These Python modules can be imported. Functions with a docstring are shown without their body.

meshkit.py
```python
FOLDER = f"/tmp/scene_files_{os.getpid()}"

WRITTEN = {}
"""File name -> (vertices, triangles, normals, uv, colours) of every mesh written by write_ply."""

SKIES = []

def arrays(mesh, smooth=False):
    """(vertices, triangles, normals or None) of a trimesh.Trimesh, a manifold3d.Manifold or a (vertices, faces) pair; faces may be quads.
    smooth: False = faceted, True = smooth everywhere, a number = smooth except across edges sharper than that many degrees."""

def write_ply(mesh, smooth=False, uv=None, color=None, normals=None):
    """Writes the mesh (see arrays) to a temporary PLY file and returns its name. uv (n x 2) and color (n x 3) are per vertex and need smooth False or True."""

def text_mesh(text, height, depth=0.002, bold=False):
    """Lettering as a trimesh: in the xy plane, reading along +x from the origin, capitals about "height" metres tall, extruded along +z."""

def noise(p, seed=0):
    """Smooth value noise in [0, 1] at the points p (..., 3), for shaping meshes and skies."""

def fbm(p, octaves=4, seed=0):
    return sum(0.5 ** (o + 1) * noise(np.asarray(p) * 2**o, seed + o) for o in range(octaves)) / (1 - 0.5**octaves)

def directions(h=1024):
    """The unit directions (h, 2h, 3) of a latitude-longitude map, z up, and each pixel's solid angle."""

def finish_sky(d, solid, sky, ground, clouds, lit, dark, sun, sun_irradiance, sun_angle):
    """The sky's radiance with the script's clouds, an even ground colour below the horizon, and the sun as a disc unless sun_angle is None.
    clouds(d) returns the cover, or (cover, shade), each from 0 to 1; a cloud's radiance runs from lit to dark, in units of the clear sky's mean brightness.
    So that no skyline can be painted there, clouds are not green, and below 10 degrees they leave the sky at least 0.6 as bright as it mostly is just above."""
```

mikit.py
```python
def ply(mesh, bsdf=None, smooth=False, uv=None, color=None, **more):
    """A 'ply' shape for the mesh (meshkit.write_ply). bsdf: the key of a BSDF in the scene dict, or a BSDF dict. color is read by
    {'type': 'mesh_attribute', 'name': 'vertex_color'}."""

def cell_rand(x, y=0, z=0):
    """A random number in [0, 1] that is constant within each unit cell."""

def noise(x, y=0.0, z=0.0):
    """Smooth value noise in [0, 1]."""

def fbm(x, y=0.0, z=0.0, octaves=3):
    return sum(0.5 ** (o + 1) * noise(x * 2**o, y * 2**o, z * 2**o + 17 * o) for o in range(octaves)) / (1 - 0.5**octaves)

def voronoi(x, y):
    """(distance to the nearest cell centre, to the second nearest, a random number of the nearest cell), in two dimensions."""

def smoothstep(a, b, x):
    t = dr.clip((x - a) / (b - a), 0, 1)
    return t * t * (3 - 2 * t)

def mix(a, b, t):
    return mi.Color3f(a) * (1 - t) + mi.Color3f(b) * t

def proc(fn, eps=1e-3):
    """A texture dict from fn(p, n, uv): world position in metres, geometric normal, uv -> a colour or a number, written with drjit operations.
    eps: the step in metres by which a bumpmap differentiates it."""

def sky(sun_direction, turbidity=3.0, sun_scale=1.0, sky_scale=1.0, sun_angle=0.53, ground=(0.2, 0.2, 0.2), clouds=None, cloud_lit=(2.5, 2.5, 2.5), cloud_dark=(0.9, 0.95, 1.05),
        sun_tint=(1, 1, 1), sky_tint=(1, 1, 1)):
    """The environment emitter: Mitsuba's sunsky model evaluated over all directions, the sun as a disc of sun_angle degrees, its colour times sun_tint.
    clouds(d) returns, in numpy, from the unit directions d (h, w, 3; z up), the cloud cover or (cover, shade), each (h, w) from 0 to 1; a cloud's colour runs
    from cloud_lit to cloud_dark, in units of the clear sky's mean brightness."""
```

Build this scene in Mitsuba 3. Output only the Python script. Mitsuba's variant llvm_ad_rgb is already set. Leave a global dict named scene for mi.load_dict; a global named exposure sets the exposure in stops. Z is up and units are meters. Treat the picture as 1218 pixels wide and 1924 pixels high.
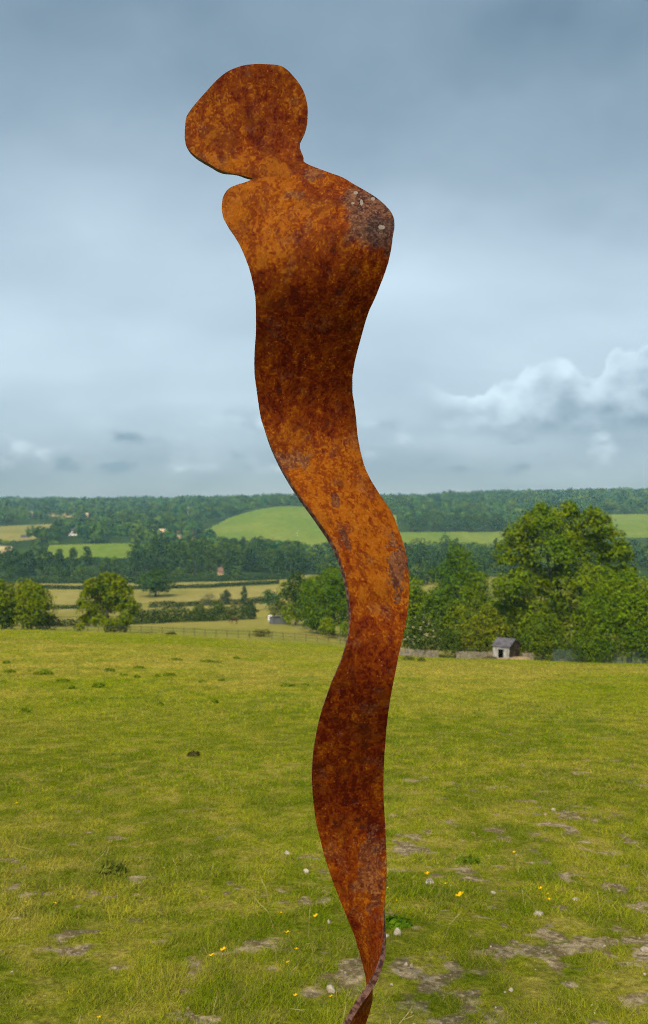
import math
import numpy as np
import trimesh
import drjit as dr
import mitsuba as mi
import mikit
import meshkit
from scipy.interpolate import PchipInterpolator
from scipy.ndimage import map_coordinates
import shapely

T = mi.ScalarTransform4f
F, CX, CY, EZ = 1480.0, 609.0, 962.0, 1.6      # focal length and centre of the photograph in its pixels, eye height
scene, labels = {}, {}

# ------------------------------------------------------------------ camera, sky, haze, exposure
exposure = 3.05
scene['camera'] = {
    'type': 'thinlens', 'fov': 2 * math.degrees(math.atan(CX / F)), 'fov_axis': 'x',
    'aperture_radius': 0.0023, 'focus_distance': 1.7, 'near_clip': 0.05, 'far_clip': 12000.0,
    'to_world': T().look_at(origin=[0, 0, EZ], target=[0, 1, EZ], up=[0, 0, 1]),
    'medium': {'type': 'ref', 'id': 'haze_air'},
}


def sstep(a, b, x):
    t = np.clip((x - a) / (b - a), 0, 1)
    return t * t * (3 - 2 * t)


def clouds(d):
    """Overcast: a grey sheet with bands and rents, and a bank of cumulus low in the right of the view."""
    x, y, z = d[..., 0], d[..., 1], d[..., 2]
    el, az = np.degrees(np.arcsin(np.clip(z, -1, 1))), np.degrees(np.arctan2(x, y))
    # sheet: noise on a plane overhead, so that the layers flatten towards the horizon
    zz = np.maximum(z, 0.0) + 0.24
    q = np.stack([x / zz, y / zz, 0 * x], -1)
    warp = meshkit.fbm(q * 0.9 + 3.1, 3, 5)
    big = meshkit.fbm(q * np.array([0.55, 0.85, 1]) + warp[..., None] * 0.9, 4, 11)
    fine = meshkit.fbm(q * np.array([1.9, 2.9, 1]) + warp[..., None] * 1.6, 5, 23)
    wisp = meshkit.fbm(np.stack([az / 9.0 + el / 30.0, el / 5.0 - az / 40.0, 0 * az], -1) + warp[..., None] * 2.0, 5, 61)
    lo = 0.38 * big + 0.34 * fine + 0.28 * wisp
    shade = 0.41 + 0.38 * sstep(13, 33, el) + 0.85 * (lo - 0.5) - 0.14 * sstep(4, 12, el) * (1 - sstep(13, 26, el))
    shade = shade + 0.30 * sstep(11, 0, el)
    # cumulus bank and small puffs
    p = np.stack([az / 3.2, el / 2.2, 0 * az], -1)
    w2 = meshkit.fbm(p * 1.0 + 7.7, 5, 41)
    w3 = meshkit.fbm(p * 2.3 + 1.7, 4, 57)
    top = 8.5 + 2.4 * sstep(9, 24, az) + 3.4 * (w2 - 0.5) + 4.2 * (meshkit.fbm(np.stack([az / 2.7, 0 * az, 0 * az], -1), 4, 71) - 0.5)
    base = 5.5 + 0.5 * (w3 - 0.5)
    env = sstep(6.0, 12, az) * (1 - sstep(48, 62, az))
    bank = env * sstep(0.22, -0.12, el - top) * sstep(-0.5, 0.9, el - base)
    puffs = sstep(0.50, 0.80, meshkit.fbm(np.stack([az / 2.0, el / 1.1, 0 * az], -1) + 40.2, 4, 91)) * sstep(2.2, 3.6, el) * (1 - sstep(6.0, 8.0, el))
    inside = np.clip((top - el) / np.maximum(top - base, 0.5), 0, 1)
    cs = 0.02 + 0.66 * inside ** 0.8 + 0.75 * (w3 - 0.5) + 0.5 * (w2 - 0.5)
    shade = shade * (1 - bank) + cs * bank
    shade = shade + puffs * (1 - bank) * 0.9 * (0.5 - meshkit.fbm(np.stack([az / 3.0, el / 1.6, 0 * az], -1), 3, 7)) * 2
    return np.clip(0.94 + 0 * el, 0, 1), np.clip(shade, 0, 1)


scene['sky'] = mikit.sky((-0.20, -0.62, 0.76), turbidity=3, sun_scale=0.38, sun_angle=16, clouds=clouds, ground=(0.06, 0.08, 0.03),
                         cloud_lit=(1.02, 1.28, 1.46), cloud_dark=(0.125, 0.235, 0.350))
scene['haze_air'] = {'type': 'homogeneous', 'albedo': {'type': 'rgb', 'value': [0.93, 0.95, 0.96]}, 'sigma_t': {'type': 'rgb', 'value': [0.00007, 0.00014, 0.00019]}}
scene['haze'] = {'type': 'cube', 'to_world': T().translate([0, 0, 20]).scale([3150, 3150, 72]),
                 'bsdf': {'type': 'null'}, 'interior': {'type': 'ref', 'id': 'haze_air'}}
labels['haze'] = {'label': 'thin blue summer haze over the valley', 'category': 'haze', 'kind': 'stuff'}


# ------------------------------------------------------------------ helpers
def tag(key, label=None, cat=None, group=None, kind=None):
    labels[key] = {k: v for k, v in (('label', label), ('category', cat), ('group', group), ('kind', kind)) if v}


counts = {}


def numbered(name):
    n = counts.get(name, -1) + 1
    counts[name] = n
    return name if n == 0 else f'{name}_{n:03d}'


def put(key, mesh, bsdf, smooth=False, color=None):
    scene[key] = mikit.ply(mesh, bsdf, smooth=smooth, color=color)


def mnoise(x, y, z=0.0):
    """The same numbers as mikit.noise, in numpy, so that meshes and materials agree."""
    x, y = np.broadcast_arrays(np.asarray(x, float), np.asarray(y, float))
    return meshkit.noise(np.stack([x, y, np.full_like(x, z)], -1) + 1000000.0, 0)


def mfbm(x, y, octaves=3):
    return sum(0.5 ** (o + 1) * mnoise(x * 2 ** o, y * 2 ** o, 17 * o) for o in range(octaves)) / (1 - 0.5 ** octaves)


def tube(points, radii, sides=7):
    p = np.asarray(points, float)
    t = np.gradient(p, axis=0)
    t /= np.linalg.norm(t, axis=1, keepdims=True) + 1e-12
    a = np.cross(t, np.where(np.abs(t[:, 2:]) < 0.9, [0, 0, 1.0], [1.0, 0, 0]))
    a /= np.linalg.norm(a, axis=1, keepdims=True) + 1e-12
    b, ang = np.cross(t, a), np.arange(sides) * 2 * np.pi / sides
    v = p[:, None] + np.broadcast_to(radii, (len(p),))[:, None, None] * (np.cos(ang)[None, :, None] * a[:, None] + np.sin(ang)[None, :, None] * b[:, None])
    i, j = np.meshgrid(np.arange(len(p) - 1), np.arange(sides), indexing='ij')
    q = np.stack([i * sides + j, i * sides + (j + 1) % sides, (i + 1) * sides + (j + 1) % sides, (i + 1) * sides + j], -1).reshape(-1, 4)
    f = np.vstack([q[:, [0, 1, 2]], q[:, [0, 2, 3]]])
    v = v.reshape(-1, 3)
    n = len(v)
    v = np.vstack([v, p[:1], p[-1:]])
    k = np.arange(sides)
    f = np.vstack([f, np.stack([np.full(sides, n), (k + 1) % sides, k], 1),
                   np.stack([np.full(sides, n + 1), n - sides + k, n - sides + (k + 1) % sides], 1)])
    return v, f


def cat(parts):
    vs, fs, n = [], [], 0
    for v, f in parts:
        vs.append(v)
        fs.append(np.asarray(f) + n)
        n += len(v)
    return np.vstack(vs), np.vstack(fs)


def grid_faces(nr, nc, wrap=False):
    i, j = np.meshgrid(np.arange(nr - 1), np.arange(nc if wrap else nc - 1), indexing='ij')
    j2 = (j + 1) % nc
    q = np.stack([i * nc + j, i * nc + j2, (i + 1) * nc + j2, (i + 1) * nc + j], -1).reshape(-1, 4)
    return np.vstack([q[:, [0, 1, 2]], q[:, [0, 2, 3]]])


def box(cx, cy, cz, sx, sy, sz):
    m = trimesh.creation.box((sx, sy, sz))
    return np.array(m.vertices) + [cx, cy, cz], np.array(m.faces)


def rotz(v, a, at=(0, 0, 0)):
    c, s = math.cos(a), math.sin(a)
    return np.asarray(v) @ np.array([[c, s, 0], [-s, c, 0], [0, 0, 1.0]]) + np.asarray(at)


# ------------------------------------------------------------------ terrain height
# for each bearing (photograph column) the drop below the eye at a number of distances
near = [(0.3, 1.60), (3, 1.97), (6, 2.50), (10, 3.2), (20, 4.9)]
valley = [(310, 37.5), (400, 39.5), (450, 41), (510, 42.4), (600, 42.5)]
cols = {
    -200: near + [(40, 7.5), (70, 11.2), (100, 15.0), (130, 20.0), (160, 24), (200, 28.9), (240, 33)] + valley + [(700, 37), (800, 31), (1100, 17), (1400, 5), (1800, -12), (2200, -22), (2800, -20), (4500, 10)],
    0: near + [(40, 7.5), (70, 11.2), (100, 15.0), (130, 20.0), (160, 24), (200, 28.9), (240, 33)] + valley + [(700, 37), (800, 31), (1100, 17), (1400, 5), (1800, -12), (2200, -22), (2800, -20), (4500, 10)],
    250: near + [(40, 7.65), (70, 11.5), (100, 15.5), (130, 20.0), (160, 24), (200, 28.9), (240, 33)] + valley + [(700, 37.5), (800, 32), (1100, 18), (1400, 4), (1800, -13), (2200, -24), (2800, -20), (4500, 10)],
    400: near + [(40, 7.8), (70, 12.0), (100, 16.4), (130, 20.4), (165, 24.6), (200, 28.7), (240, 32.8)] + valley + [(850, 35.5), (1000, 29), (1150, 18), (1400, -2), (1800, -17), (2200, -26), (2800, -20), (4500, 10)],
    540: near + [(40, 8.0), (70, 12.5), (100, 17.3), (115, 19.2), (130, 20.8), (165, 24.6), (200, 28.4), (240, 32.6)] + valley + [(850, 36.5), (1000, 23), (1150, 3), (1300, -9), (1450, -13), (1800, -22), (2200, -28), (2800, -22), (4500, 10)],
    650: near + [(40, 8.1), (70, 12.8), (100, 17.8), (115, 19.8), (130, 21.5), (165, 25.6), (200, 29.6), (240, 33.2)] + valley + [(850, 37), (1000, 25), (1150, 6), (1300, -4), (1500, -13), (1800, -22), (2200, -30), (2800, -24), (4500, 10)],
    780: near + [(40, 8.2), (70, 13.2), (100, 18.5), (115, 21.0), (130, 23.2), (200, 32), (240, 35)] + valley + [(850, 38.5), (1000, 27), (1150, 13), (1300, 2), (1500, -10), (1800, -22), (2200, -32), (2800, -26), (4500, 10)],
    950: near + [(40, 8.25), (70, 13.3), (100, 18.8), (115, 21.5), (130, 24), (200, 32.5), (240, 35.5)] + valley + [(850, 38.5), (1000, 27), (1200, 10), (1300, 3), (1700, -20), (2000, -38), (2400, -44), (2800, -30), (4500, 10)],
    1218: near + [(40, 8.3), (70, 13.5), (88, 17.1), (100, 19.4), (115, 22), (130, 24.5), (200, 33), (240, 36)] + valley + [(850, 38.5), (1000, 30), (1200, 10), (1300, 2), (1700, -22), (2000, -42), (2400, -50), (2800, -36), (4500, 10)],
    1450: near + [(40, 8.3), (70, 13.5), (88, 17.1), (100, 19.4), (115, 22), (130, 24.5), (200, 33), (240, 36)] + valley + [(850, 38.5), (1000, 30), (1200, 10), (1300, 2), (1700, -22), (2000, -42), (2400, -50), (2800, -36), (4500, 10)],
}
LY = np.linspace(math.log(0.3), math.log(4500), 620)
COLX = np.array(sorted(cols))
PHI = np.degrees(np.arctan((COLX - CX) / F))
table = np.stack([PchipInterpolator(*zip(*cols[c]))(np.exp(LY)) for c in COLX])
GPHI = np.linspace(PHI[0], PHI[-1], 260)
table = PchipInterpolator(PHI, table, axis=0)(GPHI)


def height(x, y):
    x, y = np.broadcast_arrays(np.asarray(x, float), np.asarray(y, float))
    r, phi = np.hypot(x, y), np.degrees(np.arctan2(x, y))
    pc = np.clip(phi, PHI[0], PHI[-1])
    Y = np.clip(r * np.cos(np.radians(pc)), 0.3, 4499)
    a = (pc - GPHI[0]) / (GPHI[1] - GPHI[0])
    b = (np.log(Y) - LY[0]) / (LY[1] - LY[0])
    zf = -map_coordinates(table, [np.ravel(a), np.ravel(b)], order=1, mode='nearest').reshape(r.shape)
    back = sstep(45, 130, np.abs(phi))
    zb = -1.6 + 0.04 * r * np.exp(-r / 700)
    z = EZ + zf * (1 - back) + zb * back
    amp = np.clip(r, 0, 1000)
    z = z + 0.05 * (mfbm(x * 1.1, y * 1.1, 2) - 0.5) + 0.035 * (mfbm(x * 4.3 + 9, y * 4.3, 2) - 0.5) * np.exp(-r / 14)
    z = z + 0.0035 * np.minimum(amp, 60) * (mnoise(x / 7.0 + 3.3, y / 7.0) - 0.5)
    z = z + 4.0 * sstep(500, 1200, r) * (mfbm(x / 170 + 5.5, y / 170, 2) - 0.5)
    return z


def world(px, py, Y):
    return np.array([(px - CX) / F * Y, Y, EZ - (py - CY) / F * Y])


def on_ground(px, Y):
    x = (px - CX) / F * Y
    return np.array([x, Y, float(height(x, Y))])


def hit(px, py, ymin=2.0, ymax=4000):
    """Where the line of sight meets the ground beyond ymin."""
    Y = np.exp(np.linspace(math.log(ymin), math.log(ymax), 3000))
    x = (px - CX) / F * Y
    below = (EZ - (py - CY) / F * Y) - height(x, Y) <= 0
    return float(Y[np.argmax(below)]) if below.any() else ymax


# ------------------------------------------------------------------ ground materials
def bare_np(x, y):
    """0..1: how bare the turf is."""
    n = 0.40 * mfbm(x * 2.6 + 31.0, y * 2.6, 3) + 0.60 * mfbm(x * 8.5 + 7.0, y * 8.5, 3)
    wide = mfbm(x * 0.22 + 3.0, y * 0.22 + 1.0, 2)
    return sstep(0.545, 0.65, n + 0.10 * (wide - 0.5) + 0.05 * x / (np.abs(x) + 0.6) - 0.018 * np.clip(y - 3.0, 0, 8))


def bare_dr(x, y):
    n = 0.40 * mikit.fbm(x * 2.6 + 31.0, y * 2.6, 0.0, 3) + 0.60 * mikit.fbm(x * 8.5 + 7.0, y * 8.5, 0.0, 3)
    wide = mikit.fbm(x * 0.22 + 3.0, y * 0.22 + 1.0, 0.0, 2)
    return mikit.smoothstep(0.545, 0.65, n + 0.10 * (wide - 0.5) + 0.05 * x / (dr.abs(x) + 0.6) - 0.018 * dr.clip(y - 3.0, 0, 8))


def dry_np(x, y):
    """0..1: how straw-coloured the sward is."""
    a = mfbm(x / 17.0 + 2.0, y / 26.0, 3)
    b = mfbm(x / 3.1 + 12.0, y / 4.6, 2)
    strip = np.exp(-((y - 44 - 0.3 * x) / 17.0) ** 2) * sstep(-2, 6, x) + 0.6 * np.exp(-((y - 30) / 8.0) ** 2) * sstep(2, -2, np.abs(x + 1) - 4)
    return np.clip(sstep(0.33, 0.72, 0.6 * a + 0.4 * b + 0.20 * strip), 0, 1)


def dry_dr(x, y):
    a = mikit.fbm(x / 17.0 + 2.0, y / 26.0, 0.0, 3)
    b = mikit.fbm(x / 3.1 + 12.0, y / 4.6, 0.0, 2)
    strip = dr.exp(-dr.square((y - 44 - 0.3 * x) / 17.0)) * mikit.smoothstep(-2, 6, x) + 0.6 * dr.exp(-dr.square((y - 30) / 8.0)) * mikit.smoothstep(2, -2, dr.abs(x + 1) - 4)
    return mikit.smoothstep(0.33, 0.72, 0.6 * a + 0.4 * b + 0.20 * strip)


GREEN, DRY, LUSH = np.array([0.212, 0.246, 0.010]), np.array([0.295, 0.268, 0.038]), np.array([0.128, 0.195, 0.008])
SOIL, SOIL_PALE = (0.135, 0.108, 0.055), (0.330, 0.270, 0.165)


def sward_np(x, y):
    """Which grasses grow where, -1 (deep green, tufted) to 1 (pale, thin): patches a hand to a pace across."""
    a = 0.25 * mfbm(x * 0.7 + 60, y * 0.5, 2) + 0.75 * mfbm(x * 4.6 + 20, y * 3.4, 4)
    return 2 * sstep(0.32, 0.68, a) - 1


def sward_dr(x, y):
    a = 0.25 * mikit.fbm(x * 0.7 + 60, y * 0.5, 0.0, 2) + 0.75 * mikit.fbm(x * 4.6 + 20, y * 3.4, 0.0, 4)
    return 2 * mikit.smoothstep(0.32, 0.68, a) - 1


def sward_tint(c, k):
    return mi.Color3f(c[0] * (1 + 0.26 * k), c[1] * (1 + 0.17 * k), c[2] * (1 + 0.35 * k))


def meadow_color(p, n, uv):
    x, y = p.x, p.y
    b = bare_dr(x, y)
    f1, f2 = mikit.fbm(x * 9, y * 9, 0.0, 3), mikit.fbm(x * 38, y * 38, 0.0, 2)
    far = mikit.smoothstep(8, 30, y)
    g = mikit.mix([float(q) for q in GREEN * 0.9], [float(q) for q in DRY * 0.95], dry_dr(x, y))
    g = mikit.mix(g, [float(q) for q in LUSH], mikit.smoothstep(0.55, 0.75, mikit.fbm(x * 0.8, y * 0.55 + 4.0, 0.0, 3)) * 0.5)
    g = g * (0.70 + 0.60 * mikit.fbm(x * 2.1, y * 1.2, 0.0, 4))
    g = sward_tint(g, sward_dr(x, y))
    thatch = mikit.mix((0.125, 0.147, 0.009), (0.200, 0.185, 0.034), mikit.smoothstep(0.35, 0.7, f1)) * (0.45 + 1.1 * mikit.fbm(x * 55, y * 55, 0.0, 3))
    soil = mikit.mix(SOIL, SOIL_PALE, mikit.smoothstep(0.38, 0.70, 0.5 * f1 + 0.5 * f2))
    grit = mikit.smoothstep(0.78, 0.9, mikit.noise(x * 75, y * 75)) * 0.6
    soil = mikit.mix(soil, (0.42, 0.38, 0.29), grit)
    nearc = mikit.mix(sward_tint(thatch, sward_dr(x, y)), soil, b)
    return mikit.mix(nearc, g, far)


def meadow_bump(p, n, uv):
    return mikit.fbm(p.x * 26, p.y * 26, 0.0, 3)


def diffuse_proc(fn, **kw):
    return {'type': 'diffuse', 'reflectance': mikit.proc(fn, **kw)}


scene['meadow_surface'] = {'type': 'twosided', 'bsdf': {'type': 'bumpmap', 'nested_texture': mikit.proc(meadow_bump, eps=4e-3), 'scale': 0.022, 'bsdf': diffuse_proc(meadow_color)}}


def field_bsdf(a, b, s, streak=0.0):
    """A field seen from afar: two tones in drifts, and faint mowing lines."""
    def fn(p, n, uv):
        k = mikit.smoothstep(0.3, 0.7, mikit.fbm(p.x / s, p.y / (s * 1.6), 0.0, 4))
        c = mikit.mix(a, b, k)
        return c * (0.84 + 0.32 * mikit.fbm(p.x / (s * 0.08), p.y / (s * 0.13), 0.0, 2))
    return {'type': 'twosided', 'bsdf': diffuse_proc(fn)}


scene['pasture_surface'] = field_bsdf((0.270, 0.250, 0.060), (0.210, 0.225, 0.042), 26.0)
scene['hay_surface'] = field_bsdf((0.285, 0.260, 0.078), (0.235, 0.222, 0.056), 40.0)
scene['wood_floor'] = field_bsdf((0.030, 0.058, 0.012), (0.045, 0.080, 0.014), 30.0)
scene['green_field_surface'] = field_bsdf((0.135, 0.215, 0.022), (0.180, 0.240, 0.032), 60.0)
scene['ripe_field_surface'] = field_bsdf((0.260, 0.245, 0.070), (0.200, 0.215, 0.050), 60.0)
scene['stubble_surface'] = field_bsdf((0.480, 0.400, 0.210), (0.400, 0.330, 0.150), 50.0)

# ------------------------------------------------------------------ the ground: meadow, valley pasture, far hillside (three sheets that meet edge to edge)
fine = np.arange(-27.0, 27.001, 0.22)
ANG = np.concatenate([np.arange(-180, -27, 3.0), fine, np.arange(30, 180, 3.0)])
bx = np.array([-180, -60, PHI[0], *np.degrees(np.arctan((np.array([0, 250, 480, 650, 760, 950, 1218]) - CX) / F)), 60, 180.0])
by = np.array([150, 150, 127, 127, 126, 119, 116, 108, 106, 92, 110, 150.0])
EDGE = PchipInterpolator(bx, by)(ANG) / np.cos(np.radians(np.clip(ANG, -27, 27)))


def ring_sheet(r0, r1, rows, pole=False):
    t = np.linspace(0, 1, rows)[:, None]
    R = r0[None] * (r1 / r0)[None] ** t
    a = np.radians(ANG)[None]
    X, Y = R * np.sin(a), R * np.cos(a)
    v = np.stack([X, Y, height(X, Y)], -1).reshape(-1, 3)
    f = grid_faces(rows, len(ANG), wrap=True)[:, ::-1]
    if pole:
        k, n = np.arange(len(ANG)), len(v)
        v = np.vstack([v, [[0, 0, float(height(0, 0.001))]]])
        f = np.vstack([f, np.stack([np.full(len(ANG), n), (k + 1) % len(ANG), k], 1)])
    return v, f


one = np.ones(len(ANG))
put('meadow', ring_sheet(one * 0.8, EDGE, 210, True), 'meadow_surface', smooth=True)
put('pasture', ring_sheet(EDGE, one * 530, 90), 'pasture_surface', smooth=True)
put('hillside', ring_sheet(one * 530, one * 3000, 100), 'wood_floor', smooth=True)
tag('meadow', 'grazed green meadow with bare soil patches falling away from the viewer', 'meadow', kind='structure')
tag('pasture', 'dry yellow pasture in the valley between dark hedges', 'pasture', kind='structure')
tag('hillside', 'far wooded hillside beyond the valley', 'hillside', kind='structure')


def field(name, label, bottom, top, bsdf, lift, ymin, nt=26, ns=60):
    """A field lying on the terrain; its lower and upper hedge lines are given by bearing and angle of view."""
    s = np.linspace(0, 1, ns)

    def line(pts):
        P = np.array([world(px, py, 1.0)[0:1].tolist() + [hit(px, py, ymin)] for px, py in pts])
        w = np.stack([P[:, 0] * P[:, 1], P[:, 1]], 1)
        k = np.linspace(0, 1, len(pts))
        return np.stack([np.interp(s, k, w[:, 0]), np.interp(s, k, w[:, 1])], 1)
    lo, up = line(bottom), line(top)
    t = np.linspace(0, 1, nt)[:, None, None]
    g = lo[None] * (1 - t) + up[None] * t
    wob = 0.006 * g[..., 1] * (meshkit.noise(np.stack([g[..., 0] / 25, g[..., 1] / 25, 0 * g[..., 0]], -1), 3) - 0.5)
    v = np.stack([g[..., 0] + wob, g[..., 1] + wob, height(g[..., 0] + wob, g[..., 1] + wob) + lift], -1).reshape(-1, 3)
    put(name, (v, grid_faces(nt, ns)), bsdf, smooth=True)
    tag(name, label, 'field', kind='structure')
    return np.concatenate([lo, up[::-1]])


outlines = []
outlines.append(field('green_field', 'rounded bright green hill field below the ridge wood', [(372, 1006), (430, 1030), (520, 1036), (640, 1036), (745, 1034)],
                      [(380, 999), (425, 975), (480, 959), (560, 952), (745, 968)], 'green_field_surface', 0.5, 700, 50, 80))
outlines.append(field('grass_field', 'pale green field strip behind the sculpture on its right', [(740, 1032), (860, 1032), (1000, 1026)],
                      [(735, 1001), (860, 1000), (1000, 999)], 'green_field_surface', 0.5, 700))
outlines.append(field('slope_field', 'green field on the slope behind the big tree', [(1120, 1012), (1300, 1010)], [(1120, 968), (1300, 966)], 'green_field_surface', 0.5, 700))
outlines.append(field('ripe_field', 'yellow green sloping field on the far left hillside', [(-60, 1020), (20, 1019), (88, 1012)], [(-60, 991), (30, 988), (104, 985)], 'ripe_field_surface', 0.5, 600))
outlines.append(field('level_field', 'flat bright green field behind the valley trees on the left', [(70, 1050), (260, 1050)], [(95, 1025), (255, 1021)], 'green_field_surface', 0.4, 560))
outlines.append(field('stubble_field', 'pale straw coloured field corner at the left edge', [(-60, 1043), (16, 1041)], [(-60, 1026), (20, 1027)], 'stubble_surface', 0.4, 560))
outlines.append(field('hill_clearing', 'small straw coloured clearing high in the left woods', [(54, 971), (72, 971)], [(56, 961), (71, 960)], 'stubble_surface', 0.5, 700, 12, 16))
outlines.append(field('hill_strip', 'narrow straw coloured strip high in the left woods', [(92, 970), (140, 973)], [(94, 962), (138, 966)], 'stubble_surface', 0.5, 700, 12, 24))
field('hay_strip', 'pale hay strip between the second and third hedges', [(92, 1138), (300, 1134), (520, 1126)], [(92, 1112), (300, 1112), (520, 1101)], 'hay_surface', 0.15, 200, 40, 60)
field('hay_lane', 'narrow pale hay strip above the nearest long hedge', [(95, 1160), (260, 1158), (500, 1146)], [(95, 1146), (260, 1144), (505, 1134)], 'hay_surface', 0.15, 150, 40, 60)
field('stubble_lane', 'thin pale strip in front of the valley scrub', [(60, 1102), (300, 1103), (520, 1092)], [(60, 1097), (300, 1097), (520, 1090)], 'hay_surface', 0.15, 250, 12, 60)

# ------------------------------------------------------------------ foliage
scene['foliage'] = {'type': 'twosided', 'bsdf': {'type': 'diffuse', 'reflectance': {'type': 'mesh_attribute', 'name': 'vertex_color'}}}
scene['leafage'] = {'type': 'principledthin', 'base_color': {'type': 'mesh_attribute', 'name': 'vertex_color'}, 'roughness': 0.55, 'diff_trans': 1.0, 'eta': 1.33, 'spec_trans': 0.0}


def bark_color(p, n, uv):
    return mikit.mix((0.055, 0.045, 0.030), (0.105, 0.090, 0.065), mikit.fbm(p.x * 7, p.y * 7, p.z * 2.0, 3))


scene['bark'] = {'type': 'twosided', 'bsdf': diffuse_proc(bark_color)}


def quads(c, n, size, rng, aspect=(0.55, 1.0)):
    """Leaf clumps: irregular four-cornered faces at c with normals about n."""
    m = len(c)
    n = n / (np.linalg.norm(n, axis=1, keepdims=True) + 1e-9)
    a = np.cross(n, rng.normal(size=(m, 3)))
    a /= np.linalg.norm(a, axis=1, keepdims=True) + 1e-9
    b = np.cross(n, a)
    s = np.broadcast_to(size, (m,))[:, None] * 0.5
    asp = rng.uniform(*aspect, (m, 1))
    k = rng.uniform(0.6, 1.25, (4, m, 1))
    v = np.stack([c + a * s * k[0], c + b * s * asp * k[1], c - a * s * k[2], c - b * s * asp * k[3]], 1)
    v += n[:, None] * s[:, None] * rng.uniform(-0.25, 0.25, (m, 4, 1))
    i = np.arange(m)[:, None] * 4
    return v.reshape(-1, 3), np.vstack([i + [0, 1, 2], i + [0, 2, 3]])


def leaf_colors(c, base, rng, spread=0.22, yellow=0.25, scale=1.2, tone=0):
    """Each leaf clump has its own green; whole sprays run yellower or bluer, as they grow."""
    m = len(c)
    k = meshkit.noise(c / scale + tone, 3)[:, None] - 0.5
    col = np.asarray(base)[None] * (1 + spread * rng.normal(size=(m, 1)) * 0.8)
    col = col * (1 + yellow * (k * 2) * np.array([[1.1, 0.55, -0.2]]))
    return np.repeat(np.clip(col, 0.004, 0.6), 4, axis=0)


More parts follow.
